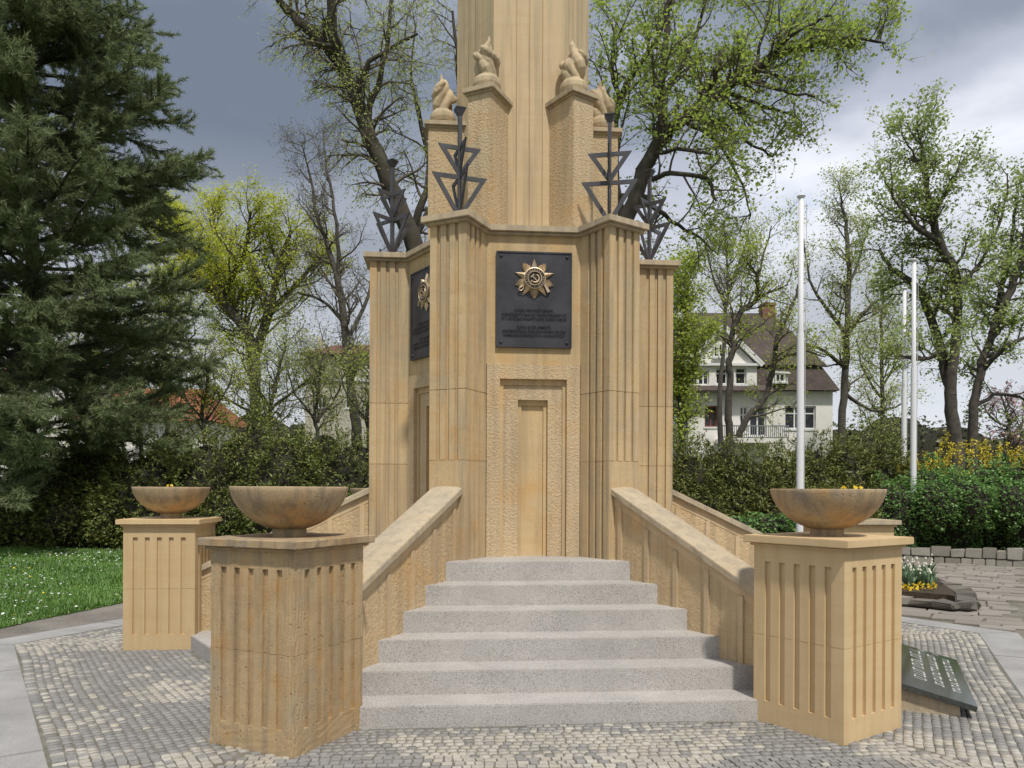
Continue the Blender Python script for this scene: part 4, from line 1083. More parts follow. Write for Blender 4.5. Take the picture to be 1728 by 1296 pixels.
def tree(name, label, d0, limbs, leaf=None, seed=1, bark=BARK, n1=9, L1=2.0, n2=7, L2=.9, n3=4, L3=.4, leafsize=.12, perleaf=3, start=.35, up=.06, spread=.9, droop=0.0,
         jitter=.10, leafprob=1.0, cat='tree', topfirst=True, rfac=1.0, wander=.28, sides=9, group=None, aspect=.62):
    """limbs: lists of (px, py, extra depth, radius px) drawn over the photo at distance d0; boughs and twigs grow from them"""
    rng = np.random.default_rng(seed); root = empty(name, (0, 0, 0), 0, label, cat, group)
    org = None; m = MB(); tw = MB(); L = []; LD = []
    lines = []
    for li, limb in enumerate(limbs):
        pts = [np.array(at(px, py, d0 + dd)) for px, py, dd, r in limb]; rad = [r / FPX * d0 for *_, r in limb]
        if org is None: org = np.array([pts[0][0], pts[0][1], 0.0]); root.location = org
        pts = [p - org for p in pts]
        if li == 0: pts = [np.array([pts[0][0] * .6, pts[0][1] * .6, -.2])] + pts; rad = [rad[0] * 1.25] + rad
        P, R_ = smooth_line(pts, rad, 4, rng, .02); m.tube(P, R_, sides); lines.append((P, R_, li))
    for P, R_, li in lines:
        Lt = sum(np.linalg.norm(P[i + 1] - P[i]) for i in range(len(P) - 1)); s0 = start if li == 0 else .12
        for k in range(max(2, int(n1 * Lt / 4))):
            t = s0 + (1 - s0) * (k + rng.uniform(0, 1)) / max(2, int(n1 * Lt / 4)); p, tg = interp(P, min(t, .999)); tg = tg / (np.linalg.norm(tg) + 1e-9)
            side = rng.normal(0, 1, 3); side -= tg * side.dot(tg); side /= np.linalg.norm(side) + 1e-9
            d = tg * rng.uniform(.25, .8) + side * spread + np.array([0, 0, .25 - droop * .6]); l = L1 * rng.uniform(.55, 1.15) * (1 - .45 * t)
            r = max(.012, min(.05, R_[min(int(t * (len(R_) - 1)), len(R_) - 1)] * .42)) * rfac
            B = polyline(p, d, l, 6, rng, wander, up - droop * .12); tw.tube(B, [r * (1 - .8 * i / 6) + .004 for i in range(7)], 5)
            for q in range(n2):
                t2 = .2 + .8 * (q + rng.uniform(0, 1)) / n2; p2, tg2 = interp(B, min(t2, .999)); tg2 = tg2 / (np.linalg.norm(tg2) + 1e-9)
                side = rng.normal(0, 1, 3); side -= tg2 * side.dot(tg2); side /= np.linalg.norm(side) + 1e-9
                C = polyline(p2, tg2 * .7 + side * .8 + np.array([0, 0, .1 - droop]), L2 * rng.uniform(.5, 1.15) * (1.1 - .5 * t2), 4, rng, wander, up * .5 - droop * .25); tw.tube(C, [max(.0035, r * .38 * (1 - .7 * i / 4)) for i in range(5)], 3)
                for w in range(n3):
                    t3 = (w + rng.uniform(0, 1)) / n3; p3, tg3 = interp(C, min(t3, .999)); tg3 = tg3 / (np.linalg.norm(tg3) + 1e-9)
                    D = polyline(p3, tg3 * .7 + rng.normal(0, .6, 3) - np.array([0, 0, droop * .6]), L3 * rng.uniform(.4, 1.2), 2, rng, wander, -droop * .2); tw.tube(D, [.0045, .0035, .0022], 3)
                    if leaf is not None:
                        for x in range(perleaf):
                            if rng.random() < leafprob: L.append(D[1 + (x % 2)] + rng.normal(0, jitter, 3)); LD.append(D[2] - D[0])
    link('trunk', m.mesh('trunk', bark, smooth=True, merge=False), root)
    tag(link('branches', tw.mesh('branches', TWIG if rfac < 1.05 else bark, smooth=True, merge=False), root), kind='stuff')
    if leaf is not None and L:
        LD = np.array(LD); LD /= np.linalg.norm(LD, axis=1)[:, None] + 1e-9
        tag(link('crown', leaves_mesh('crown', L, leafsize, leaf, rng, .5, aspect, droop, LD), root), kind='stuff')
    return root

YEL = leafmat('young_maple_leaves', [(.56, .61, .055), (.66, .69, .08), (.46, .53, .055)], .5)
MAP = leafmat('maple_leaves', [(.38, .50, .085), (.48, .60, .12), (.30, .42, .075), (.56, .65, .17)], .5)
FINE = leafmat('fine_spring_leaves', [(.48, .56, .15), (.40, .48, .12), (.58, .63, .22)], .5)
PALE = leafmat('pale_buds', [(.28, .27, .12), (.22, .23, .10)], .4)
BRIGHT = leafmat('bright_spring_leaves', [(.44, .51, .08), (.52, .60, .12), (.35, .44, .08)], .5)
CHEST = leafmat('chestnut_leaves', [(.34, .44, .12), (.44, .53, .18), (.27, .37, .095)], .5)

# yellow green maple behind the left hedge
tree('maple_tree', 'yellow green spring maple between the pine and the memorial', 34,
     [[(428, 740, 0, 10), (430, 650, 0, 9), (425, 585, 0, 8), (385, 520, 0, 9), (335, 465, 0, 6), (300, 420, .5, 3), (270, 380, .5, 2)],
      [(428, 640, 0, 10), (415, 560, 1, 8), (365, 505, 1.5, 6), (365, 430, 2, 4), (355, 360, 2, 2)],
      [(430, 600, 0, 9), (455, 520, -.5, 7), (470, 450, -1, 5), (490, 390, -1, 2)],
      [(445, 540, 0, 6), (500, 480, .5, 4), (545, 430, .5, 2)], [(372, 505, 0, 5), (410, 430, -1, 4), (420, 360, -1.5, 2)], [(340, 470, 0, 4), (290, 470, -.5, 3), (265, 500, -1, 2)]],
     YEL, 4, BARK_G, n1=17, L1=2.6, n2=8, L2=1.1, n3=4, L3=.45, leafsize=.105, perleaf=7, start=.45, jitter=.10, up=.10)
# nearly bare tree with a slim trunk
tree('bare_tree', 'slim nearly bare tree with fine twigs left of the left pier', 29,
     [[(602, 745, 0, 9), (596, 690, 0, 8), (585, 600, 0, 7), (574, 500, 0, 6), (556, 430, 0, 4.5), (534, 370, 0, 3.2), (522, 300, .4, 2), (505, 240, .4, 1)],
      [(570, 470, 0, 4), (565, 380, -.5, 3), (550, 290, -.5, 2), (543, 220, -.5, 1)], [(578, 545, 0, 4), (545, 510, .5, 2.5), (500, 495, .5, 1.5)], [(582, 580, 0, 4), (620, 500, .5, 3), (640, 420, .5, 1.5)], [(590, 640, 0, 4), (560, 600, -.8, 2.5), (500, 610, -.8, 1.5)]],
     PALE, 9, BARK_G, n1=10, L1=2.0, n2=7, L2=.9, n3=5, L3=.42, leafsize=.07, perleaf=2, start=.3, jitter=.07, leafprob=.8, up=.08)
# big leaning tree behind the memorial on the left
tree('leaning_tree', 'big leaning tree with drooping fine twigs behind the memorial on the left', 19.5,
     [[(800, 760, 0, 20), (775, 640, 0, 19), (735, 500, 0, 17), (690, 400, 0, 15.5), (655, 310, 0, 14), (622, 235, 0, 13), (595, 160, 0, 12), (560, 95, 0, 10), (515, 50, 0, 9), (470, 5, .3, 6), (420, -70, .5, 3)],
      [(650, 300, 0, 7), (620, 200, .5, 6), (640, 130, .5, 5), (652, 60, .5, 4), (660, -30, .5, 2)], [(585, 130, 0, 10), (560, 60, -.4, 9), (555, -20, -.6, 7), (560, -110, -.8, 4)],
      [(690, 430, 1, 9), (705, 360, 1, 7), (722, 280, 1, 5), (705, 200, 1, 4), (690, 120, 1, 2), (700, 40, 1, 1)],
      [(612, 215, 0, 6), (610, 130, -.4, 5), (640, 90, -.6, 3), (700, 60, -.8, 2)], [(700, 400, .5, 6), (770, 250, 1.4, 5), (770, 120, 1.5, 4), (760, 20, 1.5, 2)]],
     FINE, 15, BARK_M, n1=10, L1=1.6, n2=6, L2=.75, n3=5, L3=.42, leafsize=.062, perleaf=4, start=.42, droop=.32, jitter=.05, up=.03)
# maple spreading over the right side
tree('broad_maple', 'broad green leaved maple spreading right of the shaft', 17,
     [[(1010, 800, 0, 18), (1020, 600, 0, 16), (1040, 430, 0, 14), (1066, 340, 0, 13), (1092, 270, 0, 12), (1130, 215, 0, 10), (1185, 172, 0, 8.5), (1240, 130, 0, 8.5), (1300, 95, .2, 7), (1370, 72, .4, 5), (1440, 62, .4, 3), (1490, 72, .4, 1.5)],
      [(1096, 262, 0, 8), (1112, 205, -.4, 7), (1114, 150, -.5, 6.5), (1118, 90, -.5, 5.5), (1124, 20, -.5, 4.5), (1130, -70, -.5, 3)], [(1110, 170, 0, 6), (1130, 140, .6, 5), (1165, 70, .8, 3.5), (1190, -10, 1, 2)],
      [(1190, 168, 0, 5), (1205, 120, -.5, 4), (1212, 85, -.5, 2.5)], [(1095, 300, 0, 5), (1130, 292, -.4, 4), (1190, 300, -.6, 3.4), (1206, 340, -.6, 2)],
      [(1180, 190, 0, 4), (1225, 212, .4, 3.2), (1262, 240, .5, 2.4), (1305, 262, .5, 1.4)], [(1050, 400, 0, 8), (1036, 280, .8, 7), (1040, 180, .9, 6), (1075, 110, .9, 5), (1110, 60, .9, 4), (1140, -40, .9, 2.5)],
      [(1042, 170, .9, 4), (1030, 100, 1, 3.5), (1040, 30, 1, 2.5)], [(1300, 95, .2, 4), (1330, 60, -.4, 3), (1400, 20, -.6, 1.6)], [(1240, 130, 0, 4), (1310, 150, -.4, 3), (1370, 160, -.6, 1.6)],
      [(1080, 330, 0, 5), (1130, 370, .8, 3.5), (1180, 400, .9, 2), (1210, 430, 1, 1)], [(1150, 200, 0, 4), (1210, 240, .8, 3), (1250, 310, 1, 2), (1262, 370, 1, 1)], [(1215, 150, 0, 4), (1290, 180, .6, 3), (1340, 190, .8, 1.6)], [(1100, 260, 0, 4), (1150, 250, -.8, 3), (1200, 260, -1, 1.6)], [(1270, 108, 0, 3), (1290, 40, .3, 2.4), (1300, -30, .4, 1.6)]],
     MAP, 23, BARK_M, n1=13, L1=1.6, n2=7, L2=.75, n3=4, L3=.32, leafsize=.080, perleaf=4, start=.45, jitter=.06, up=.03, aspect=.8)
# trees before the villa
tree('crooked_tree', 'dark crooked tree with twisted trunks in front of the villa', 29,
     [[(1232, 735, 0, 6.5), (1228, 690, 0, 6), (1232, 640, 0, 5.5), (1229, 610, 0, 5.5), (1238, 585, 0, 5), (1234, 560, 0, 4.5), (1252, 520, 0, 4.5), (1272, 508, 0, 4), (1278, 470, 0, 3), (1262, 445, 0, 2.2), (1250, 430, 0, 1.2)],
      [(1246, 735, .5, 6), (1262, 700, .5, 5.5), (1290, 672, .5, 5), (1302, 620, .5, 4.5), (1312, 565, .5, 4), (1330, 530, .5, 3), (1350, 470, .5, 1.8)],
      [(1276, 505, 0, 3), (1300, 490, -.4, 2), (1330, 478, -.6, 1)], [(1276, 470, 0, 2.4), (1290, 420, .4, 1.6), (1300, 380, .4, 1)], [(1305, 610, .5, 3), (1350, 590, 0, 2), (1390, 600, 0, 1)]],
     BRIGHT, 31, BARK, n1=9, L1=1.8, n2=6, L2=.8, n3=4, L3=.35, leafsize=.10, perleaf=6, start=.4, jitter=.16, leafprob=.8, up=.05)
tree('straight_tree', 'straight grey tree with sparse leaves right of the villa', 31,
     [[(1418, 740, 0, 6.5), (1424, 650, 0, 6), (1428, 560, 0, 5), (1430, 470, 0, 4), (1428, 400, 0, 3.5), (1420, 345, 0, 2), (1415, 310, 0, 1)],
      [(1426, 560, 0, 4), (1395, 520, .5, 3), (1365, 470, .5, 2), (1355, 400, .5, 1)], [(1430, 560, 0, 4), (1460, 520, -.5, 3), (1490, 500, -.5, 1.6)], [(1428, 620, 0, 4), (1390, 590, -.8, 2.6), (1350, 575, -.8, 1.4)], [(1430, 480, 0, 3), (1450, 430, .4, 2), (1465, 380, .4, 1)], [(1424, 660, 0, 3.6), (1470, 690, .6, 2.4), (1520, 680, .6, 1.4)]],
     FINE, 37, BARK_G, n1=9, L1=1.7, n2=6, L2=.8, n3=4, L3=.35, leafsize=.09, perleaf=7, start=.25, jitter=.16, leafprob=.85, up=.04)
tree('chestnut_tree', 'tall horse chestnut with forked dark trunk behind the shrubs on the right', 22,
     [[(1614, 790, 0, 13), (1608, 720, 0, 11), (1604, 660, 0, 9.5), (1610, 590, 0, 8), (1614, 520, 0, 7), (1610, 460, 0, 8.5), (1585, 410, 0, 7), (1570, 360, 0, 6), (1562, 300, 0, 4), (1552, 240, 0, 2), (1545, 200, 0, 1)],
      [(1604, 665, 0, 9), (1588, 600, .4, 8), (1568, 530, .5, 7), (1545, 480, .6, 6), (1505, 452, .7, 4), (1480, 420, .8, 2)], [(1585, 410, 0, 5), (1545, 380, -.5, 4), (1510, 340, -.6, 2.4), (1490, 300, -.6, 1.2)],
      [(1572, 360, 0, 4), (1600, 310, -.5, 3), (1625, 260, -.6, 1.6)], [(1612, 490, 0, 4), (1650, 440, .4, 3), (1690, 360, .5, 2), (1700, 290, .5, 1)], [(1562, 300, 0, 3), (1535, 250, .4, 1.6), (1520, 225, .4, 1)], [(1614, 560, 0, 4), (1570, 600, -.8, 3), (1520, 600, -1, 1.6)]],
     CHEST, 41, BARK, n1=13, L1=1.5, n2=6, L2=.7, n3=4, L3=.32, leafsize=.10, perleaf=6, start=.4, jitter=.11, droop=.12, up=.04)
tree('second_chestnut', 'chestnut with slanting dark stems at the right edge', 23,
     [[(1640, 780, 1, 9), (1642, 700, 1, 8), (1652, 625, 1, 7), (1672, 560, 1, 6), (1698, 500, 1, 7), (1718, 440, 1, 6), (1735, 370, 1, 4), (1745, 300, 1, 2)],
      [(1672, 560, 1, 6), (1690, 480, 1.6, 5), (1705, 400, 1.8, 3.5), (1712, 330, 2, 2)], [(1655, 625, 1, 5), (1700, 580, .4, 4), (1745, 560, .2, 2)], [(1645, 680, 1, 4), (1690, 660, 1.5, 3), (1740, 680, 1.6, 1.6)]],
     CHEST, 43, BARK, n1=10, L1=1.5, n2=6, L2=.7, n3=4, L3=.32, leafsize=.11, perleaf=6, start=.35, jitter=.09, droop=.15, up=.03)
tree('bright_tree', 'bright yellow green small tree just right of the right pier', 25,
     [[(1150, 760, 0, 5), (1147, 680, 0, 4), (1150, 600, 0, 3), (1156, 520, 0, 2.4), (1165, 450, 0, 1.2)], [(1148, 690, 0, 3), (1130, 620, .3, 2.4), (1120, 540, .4, 1.4), (1125, 470, .4, 1)], [(1149, 690, 0, 2.6), (1168, 620, -.4, 2), (1178, 560, -.5, 1.2)]],
     BRIGHT, 47, BARK_G, n1=18, L1=1.15, n2=8, L2=.6, n3=4, L3=.3, leafsize=.10, perleaf=6, start=.15, jitter=.09, up=.04)
tree('young_tree', 'thin young tree with pale green leaves right of the pine', 30,
     [[(282, 745, 0, 4), (280, 660, 0, 3.6), (276, 600, 0, 3), (284, 540, 0, 2), (290, 500, 0, 1)], [(280, 650, 0, 2.4), (310, 590, .3, 1.6), (330, 560, .4, 1)], [(280, 640, 0, 2.2), (250, 590, -.3, 1.6), (235, 560, -.4, 1)]],
     BRIGHT, 51, BARK_G, n1=16, L1=2.3, n2=7, L2=.9, n3=3, L3=.4, leafsize=.09, perleaf=6, start=.2, jitter=.1, leafprob=.8)
tree('understorey_tree', 'light green bushy tree below the yellow maple', 31,
     [[(460, 750, 0, 4), (456, 690, 0, 3.5), (470, 630, 0, 2.6), (480, 580, 0, 1.4)], [(456, 690, 0, 3), (420, 640, .3, 2), (400, 590, .3, 1)], [(458, 690, 0, 3), (510, 650, -.3, 2), (540, 620, -.4, 1)], [(456, 710, 0, 3), (390, 680, .3, 2), (345, 650, .3, 1)]],
     BRIGHT, 53, BARK_G, n1=17, L1=2.2, n2=7, L2=.9, n3=3, L3=.4, leafsize=.095, perleaf=6, start=.15, jitter=.12, leafprob=.8)
tree('background_tree', 'thin hazy green tree between the straight tree and the poles', 36,
     [[(1490, 760, 0, 4), (1488, 660, 0, 3.4), (1486, 560, 0, 2.6), (1490, 480, 0, 1.4)], [(1488, 650, 0, 2.4), (1520, 590, .3, 1.6), (1530, 540, .4, 1)], [(1488, 670, 0, 2.4), (1455, 620, -.3, 1.6), (1445, 570, -.4, 1)]],
     FINE, 57, BARK_G, n1=13, L1=1.9, n2=7, L2=.9, n3=4, L3=.4, leafsize=.095, perleaf=6, start=.1, jitter=.18, leafprob=.85)
tree('sapling', 'pale green sapling at the left edge behind the pine', 33,
     [[(150, 760, 0, 4), (152, 680, 0, 3), (146, 600, 0, 2.4), (150, 540, 0, 1.4)], [(150, 670, 0, 2.4), (190, 610, .3, 1.6), (215, 580, .4, 1)], [(150, 660, 0, 2.4), (110, 600, -.3, 1.6), (80, 570, -.4, 1)]],
     YEL, 59, BARK_G, n1=16, L1=2.2, n2=7, L2=.9, n3=3, L3=.4, leafsize=.095, perleaf=6, start=.15, jitter=.14, leafprob=.8)
tree('linden_tree', 'thin pale green tree rising above the villa roof', 34,
     [[(1216, 760, 0, 5), (1214, 660, 0, 4), (1222, 560, 0, 3), (1226, 480, 0, 2), (1222, 400, 0, 1)], [(1224, 520, 0, 2.2), (1200, 460, .3, 1.6), (1185, 400, .4, 1)], [(1226, 500, 0, 2.2), (1250, 430, -.4, 1.6), (1265, 380, -.5, 1)]],
     FINE, 63, BARK_G, n1=12, L1=2.0, n2=7, L2=.9, n3=4, L3=.4, leafsize=.08, perleaf=2, start=.68, jitter=.16, leafprob=.7)
VEIL = [('hazel_shrub', 'light green hazel before the red roofed house', 238, 27, BRIGHT), ('elder_shrub', 'yellow green shrub tree at the right end of the red roof', 345, 27, YEL), ('thorn_shrub', 'pale twiggy shrub tree before the cream apartment house', 535, 26, FINE), ('birch_shrub', 'thin leafy shrub tree beside the left pier', 622, 27, BRIGHT)]
for vi, (nm, lb, px, d, mt) in enumerate(VEIL):
    tree(nm, lb, d, [[(px, 750, 0, 3.5), (px - 4, 700, 0, 3), (px + 4, 650, 0, 2.2), (px, 600, 0, 1.2)], [(px, 715, 0, 2.4), (px + 32, 670, .3, 1.6), (px + 46, 630, .4, 1)], [(px, 715, 0, 2.4), (px - 34, 670, -.3, 1.6), (px - 50, 630, -.4, 1)]],
         mt, 80 + vi, BARK_G, n1=17, L1=1.5, n2=7, L2=.75, n3=4, L3=.35, leafsize=.075, perleaf=4, start=.1, jitter=.12, leafprob=.8)
PINKP = leafmat('magnolia_petals', [(.55, .33, .36), (.62, .42, .44), (.50, .28, .33)], .3)
tree('magnolia_tree', 'pink flowering magnolia at the right edge', 28,
     [[(1705, 790, 0, 5), (1704, 740, 0, 4), (1700, 700, 0, 2.6), (1690, 665, 0, 1.4)], [(1704, 740, 0, 3), (1730, 700, .3, 2), (1740, 665, .3, 1)], [(1702, 720, 0, 2.4), (1672, 700, -.3, 1.6), (1660, 680, -.3, 1)]],
     PINKP, 61, BARK_G, n1=22, L1=.9, n2=5, L2=.5, n3=3, L3=.25, leafsize=.13, perleaf=1, start=.3, jitter=.04, leafprob=.8)

# ------------------------------------------------------------------ pine on the left
def pine(px, d0, label):
    rng = np.random.default_rng(77); o = base(px, d0); root = empty('pine_tree', o, 0, label, 'pine')
    m = MB(); H = 17.0
    m.tube([np.array([.1 * sin(z), .08 * cos(z * .7), z]) for z in np.linspace(-.2, H, 14)], [.26 * (1 - .9 * t) + .02 for t in np.linspace(0, 1, 14)], 12)
    link('trunk', m.mesh('trunk', BARK, smooth=True, merge=False), root)
    br = MB(); T = []; D = []
    z = 2.0
    while z < H - .6:
        n = 8
        for k in range(n):
            a = rng.uniform(0, 2 * pi); f = 1 - max(0, (z - 9) / 9)
            L = (4.7 if z > 4 else 4.2) * rng.uniform(.7, 1.12) * (.35 + .65 * f)
            d = np.array([cos(a), sin(a), rng.uniform(-.10, .36) if z > 6 else rng.uniform(-.22, .30)])
            B = polyline([0, 0, z + rng.uniform(-.25, .25)], d, L, 8, rng, .13, .012); br.tube(B, [.055 * (1 - .9 * i / 8) + .006 for i in range(9)], 5)
            nb = int(L * 9)
            for q in range(nb):
                t = .22 + .78 * (q + rng.uniform(0, 1)) / nb; p, tg = interp(B, min(t, .999)); tg = tg / np.linalg.norm(tg)
                s = np.cross(tg, [0, 0, 1]) * rng.choice((-1, 1)) * rng.uniform(.5, 1) + rng.normal(0, .15, 3)
                C = polyline(p, tg * .8 + s + np.array([0, 0, rng.uniform(-.45, .45)]), (1.05 - .5 * t) * rng.uniform(.6, 1.2), 4, rng, .18, .03); br.tube(C, [.010, .008, .006, .005, .004], 3)
                for w in range(13):
                    pp, tt = interp(C, min(.999, (w + 1) / 13.)); T.append(pp); D.append(tt / np.linalg.norm(tt))
        z += rng.uniform(.34, .52)
    T = np.array(T); D = np.array(D); k = 7; n = len(T)
    dirs = np.repeat(D, k, 0) * .9 + rng.normal(0, .65, (n * k, 3)) - np.array([0, 0, .05]); dirs /= np.linalg.norm(dirs, axis=1)[:, None]
    c = np.repeat(T, k, 0) + rng.normal(0, .02, (n * k, 3)); s = np.cross(dirs, rng.normal(0, 1, (n * k, 3))); s /= np.linalg.norm(s, axis=1)[:, None]
    L = rng.uniform(.11, .19, (n * k, 1))
    # leave out tufts far outside the frame
    w3 = c + np.array(o) - np.array(CAM); zc = w3 @ np.array(FWD); keep = (w3 @ np.array(RIGHT) / zc * FPX + 864 > -170) & (HORIZON - w3[:, 2] / zc * FPX > -140)
    c, s, dirs, L = c[keep], s[keep], dirs[keep], L[keep]
    V = np.stack([c - s * .0115, c + s * .0115, c + dirs * L], 1).reshape(-1, 3)
    tag(link('branches', br.mesh('branches', BARK, smooth=True, merge=False), root), kind='stuff')
    tag(link('needles', fastmesh('needles', V, np.arange(3 * len(c)).reshape(-1, 3), NEEDLE), root), kind='stuff')
NEEDLE = leafmat('pine_needles', [(.155, .20, .085), (.21, .255, .115), (.26, .305, .15), (.165, .215, .09)], .35)
pine(46, 21, 'tall dark green pine with soft drooping plumes at the left edge')

# ------------------------------------------------------------------ hedges and shrubs
def bush(name, label, blobs, mat, coremat, n, size, seed, aspect=.3, spray=True, cat='hedge', droop=.1, up=.5, shell=.28):
    """blobs: (px, py of centre, distance, half width, half height, half depth) in metres"""
    rng = np.random.default_rng(seed); B = []
    for px, py, d, rx, rz, ry in blobs: p = at(px, py, d); B.append((np.array(p), rx, ry, rz))
    org = np.array([B[0][0][0], B[0][0][1], 0]); root = empty(name, org, 0, label, cat)
    area = np.array([b[1] * b[3] + b[1] * b[2] for b in B]); cnt = (n * area / area.sum()).astype(int)
    C = []; Dr = []
    R = np.array([[RIGHT.x, RIGHT.y, 0], [FWD.x, FWD.y, 0], [0, 0, 1]])
    core = MB()  # dark solid added inside each blob to block light through the foliage
    for (p, rx, ry, rz), k in zip(B, cnt):
        v = rng.normal(0, 1, (k, 3)); v /= np.linalg.norm(v, axis=1)[:, None]; v[:, 1] = np.where(rng.random(k) < .65, -np.abs(v[:, 1]), v[:, 1])
        lump = 1 + .16 * np.sin(v[:, 0] * 7 + p[0] * 3) * np.cos(v[:, 2] * 6 + p[2]) + .10 * np.sin(v[:, 2] * 13 + v[:, 0] * 9)
        rr = (1 - shell * rng.random(k) ** 1.6) * lump
        q = (v * np.array([rx, ry, rz]) * rr[:, None]) @ R + p - org
        keep = q[:, 2] > .02; C.append(q[keep]); Dr.append((v @ R)[keep])
        nn = 10; vs = []; fs = []
        for i in range(nn + 1):
            th = pi * i / nn
            for j in range(14):
                f_ = .78 * (1 + .10 * sin(j * 2.1 + i * 1.3)); w = np.array([sin(th) * cos(2 * pi * j / 14) * rx, sin(th) * sin(2 * pi * j / 14) * ry, cos(th) * rz]) * f_
                t = w @ R + p - org; vs.append((t[0], t[1], max(t[2], -.05)))
        for i in range(nn):
            for j in range(14): fs.append((i * 14 + j, i * 14 + (j + 1) % 14, (i + 1) * 14 + (j + 1) % 14, (i + 1) * 14 + j))
        core.add(vs, fs)
    C = np.concatenate(C); Dr = np.concatenate(Dr)
    if spray:        # each point carries a little feather of blades
        kk = 5; Cc = np.repeat(C, kk, 0); base_d = np.repeat(Dr + rng.normal(0, .5, Dr.shape) + np.array([0, 0, .25]), kk, 0)
        Cc = Cc + base_d * (np.tile(np.arange(kk), len(C)) / kk)[:, None] * size * 1.2 + rng.normal(0, size * .16, Cc.shape); C = Cc; Dr = base_d
    me = leaves_mesh('foliage', C, size, mat, rng, up, aspect, droop, Dr)
    tag(link('foliage', me, root), kind='stuff'); link('light_block_core', core.mesh('light_block_core', coremat, smooth=True, merge=False), root)
    return root
CORE = plain('dark_light_block', (.03, .028, .018), .95, 0, .4, 6, .5, 12)  # twig brown for the added solids that block light inside the bushes
YEW = leafmat('yew_needles', [(.125, .17, .042), (.18, .23, .06), (.29, .30, .08), (.09, .135, .036), (.33, .31, .10)], .2)
YEW2 = leafmat('yew_needles_young', [(.115, .15, .038), (.18, .205, .055), (.29, .285, .085), (.08, .12, .034)], .2)
SHRUB = leafmat('shrub_leaves', [(.15, .29, .07), (.20, .37, .10), (.11, .24, .06), (.28, .43, .12)], .35)
bl = []
r0 = random.Random(3)
for px, top, d in ((-60, 790, 21), (20, 800, 21.5), (95, 760, 21.5), (170, 720, 22), (245, 760, 21), (290, 712, 22.5), (350, 735, 21.5), (420, 700, 22.5), (480, 730, 21.5), (545, 715, 22), (600, 735, 21.2), (660, 740, 21.5), (720, 720, 22.5)):
    h = (HORIZON - top) / FPX * d + 1.6; rz = h * .62
    bl.append((px, HORIZON - (h - rz - 1.6) / d * FPX, d, r0.uniform(.95, 1.35), rz, 1.1))
for px in range(-60, 700, 85):
    bl.append((px + r0.uniform(-20, 20), 880, 20.6 + r0.uniform(-.4, .6), r0.uniform(.8, 1.1), .85, .8))
bush('yew_hedge', 'dark yew hedge behind the lawn on the left', bl, YEW, CORE, 26000, .11, 5)
bl = []
for px, top, d in ((1120, 745, 19), (1165, 752, 18.5), (1210, 745, 19), (1262, 760, 18.5), (1310, 752, 19), (1365, 740, 19.3), (1420, 735, 19.5), (1470, 742, 20), (1508, 762, 20.3)):
    h = (HORIZON - top) / FPX * d + 1.6; rz = h * .58
    bl.append((px, HORIZON - (h - rz - 1.6) / d * FPX, d, r0.uniform(.75, 1.0), rz, 1.0))
for px in range(1120, 1480, 60): bl.append((px, 870, 17.8 + r0.uniform(-.3, .4), .7, .75, .7))
bush('clipped_yew', 'dark olive yew hedge behind the right balustrade', bl, YEW2, CORE, 20000, .10, 6)
bl = []
for px, top, d in ((1505, 800, 18.2), (1560, 775, 18.6), (1610, 785, 18.4), (1665, 770, 18.6), (1720, 770, 18.2), (1780, 765, 18)):
    h = (HORIZON - top) / FPX * d + 1.6; rz = h * .52
    bl.append((px, HORIZON - (h - rz - 1.6) / d * FPX, d + .4, .85, rz, .75))
for px in (1520, 1580, 1640, 1700, 1760): bl.append((px, 850, 17.9 + (1 if px < 1560 else 0), .55, .6, .5))
bush('green_shrubs', 'fresh green shrubs hanging over the low stone wall', bl, SHRUB, CORE, 30000, .065, 7, aspect=.7, spray=False, cat='shrub', droop=.4, up=.7)
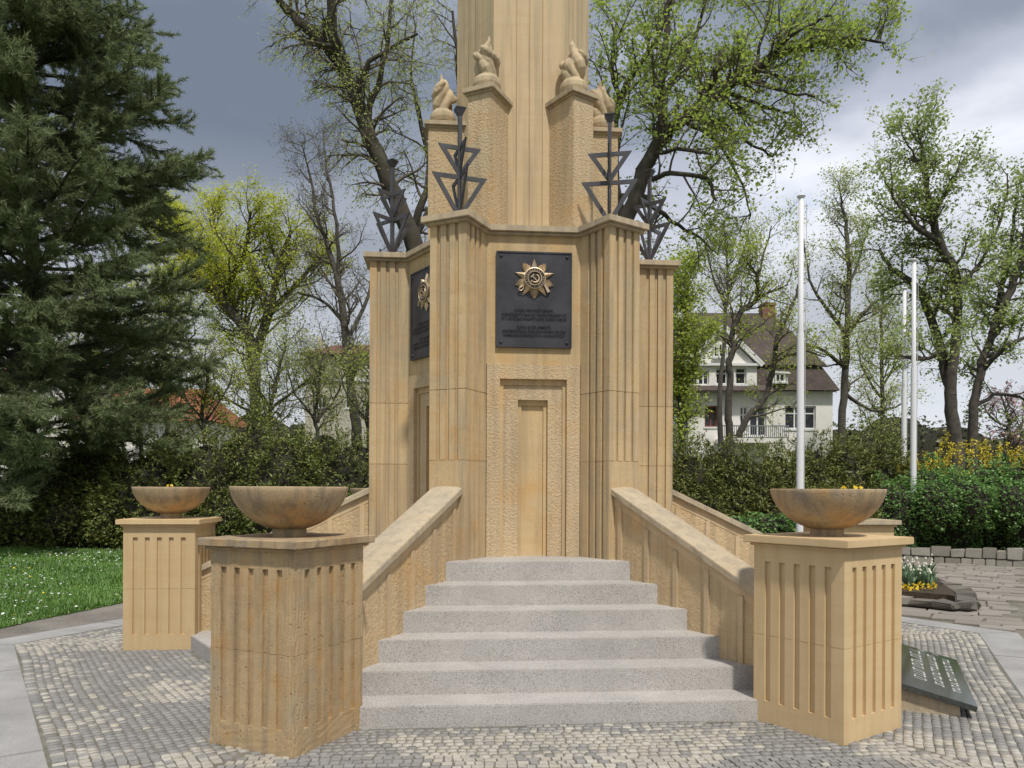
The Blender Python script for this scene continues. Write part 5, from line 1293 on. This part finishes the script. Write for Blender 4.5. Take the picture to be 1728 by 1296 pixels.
bush('low_ground_cover', 'bright green low plants at the foot of the right hedge', [(1300, 888, 15.5, .8, .28, .5), (1360, 885, 15.5, .8, .3, .5), (1250, 890, 15.5, .6, .25, .4)], SHRUB, CORE, 3500, .06, 8, aspect=.7, spray=False, cat='plants')
# forsythia stems in flower above the shrubs
FORS = leafmat('forsythia_flowers', [(.78, .64, .04), (.84, .72, .07), (.70, .56, .03)], .35)
def forsythia():
    rng = np.random.default_rng(12); o = base(1640, 19.6); root = empty('forsythia', o, 0, 'yellow flowering forsythia behind the green shrubs', 'shrub'); m = MB(); C = []
    for px, top in ((1570, 770), (1590, 735), (1598, 725), (1604, 740), (1640, 738), (1650, 742), (1660, 735), (1668, 740), (1684, 745), (1690, 748), (1716, 752), (1722, 750), (1728, 760), (1560, 760), (1535, 770), (1550, 775), (1632, 745), (1676, 760), (1580, 760), (1612, 748), (1622, 742), (1700, 742), (1708, 755), (1735, 745), (1655, 760), (1596, 768), (1545, 765), (1515, 780)):
        p0 = np.array(base(px + rng.uniform(-15, 15), 19.6 + rng.uniform(-.5, .5)) - o); p1 = np.array(at(px, top, 19.6) - o)
        P = [p0 + (p1 - p0) * t + np.array([.15 * sin(t * 3) * rng.uniform(-1, 1), 0, 0]) for t in np.linspace(0, 1, 7)]; m.tube(P, [.012 * (1 - t * .7) for t in np.linspace(0, 1, 7)], 4)
        for q in range(90):
            t = 1 - abs(rng.normal(0, .20)); p, _ = interp(P, min(max(t, .5), .999)); C.append(p + rng.normal(0, .035, 3))
    link('stems', m.mesh('stems', TWIG, merge=False), root)['kind'] = 'stuff'
    tag(link('blossoms', leaves_mesh('blossoms', C, .055, FORS, rng, .2, .6), root), kind='stuff')
forsythia()
# far wood that closes the horizon
FARL = leafmat('far_wood_leaves', [(.10, .13, .06), (.14, .16, .08), (.08, .10, .05)], .3)
bl = [(px, 815 - 14 * (i % 3), 95 + 5 * (i % 2), 9, 6.0 + (i % 4), 4) for i, px in enumerate(range(-200, 2000, 90))]
tag(bush('far_wood', 'distant wood closing the horizon behind the houses', bl, FARL, CORE, 26000, .6, 9, aspect=.7, spray=False, cat='wood'), kind='stuff')
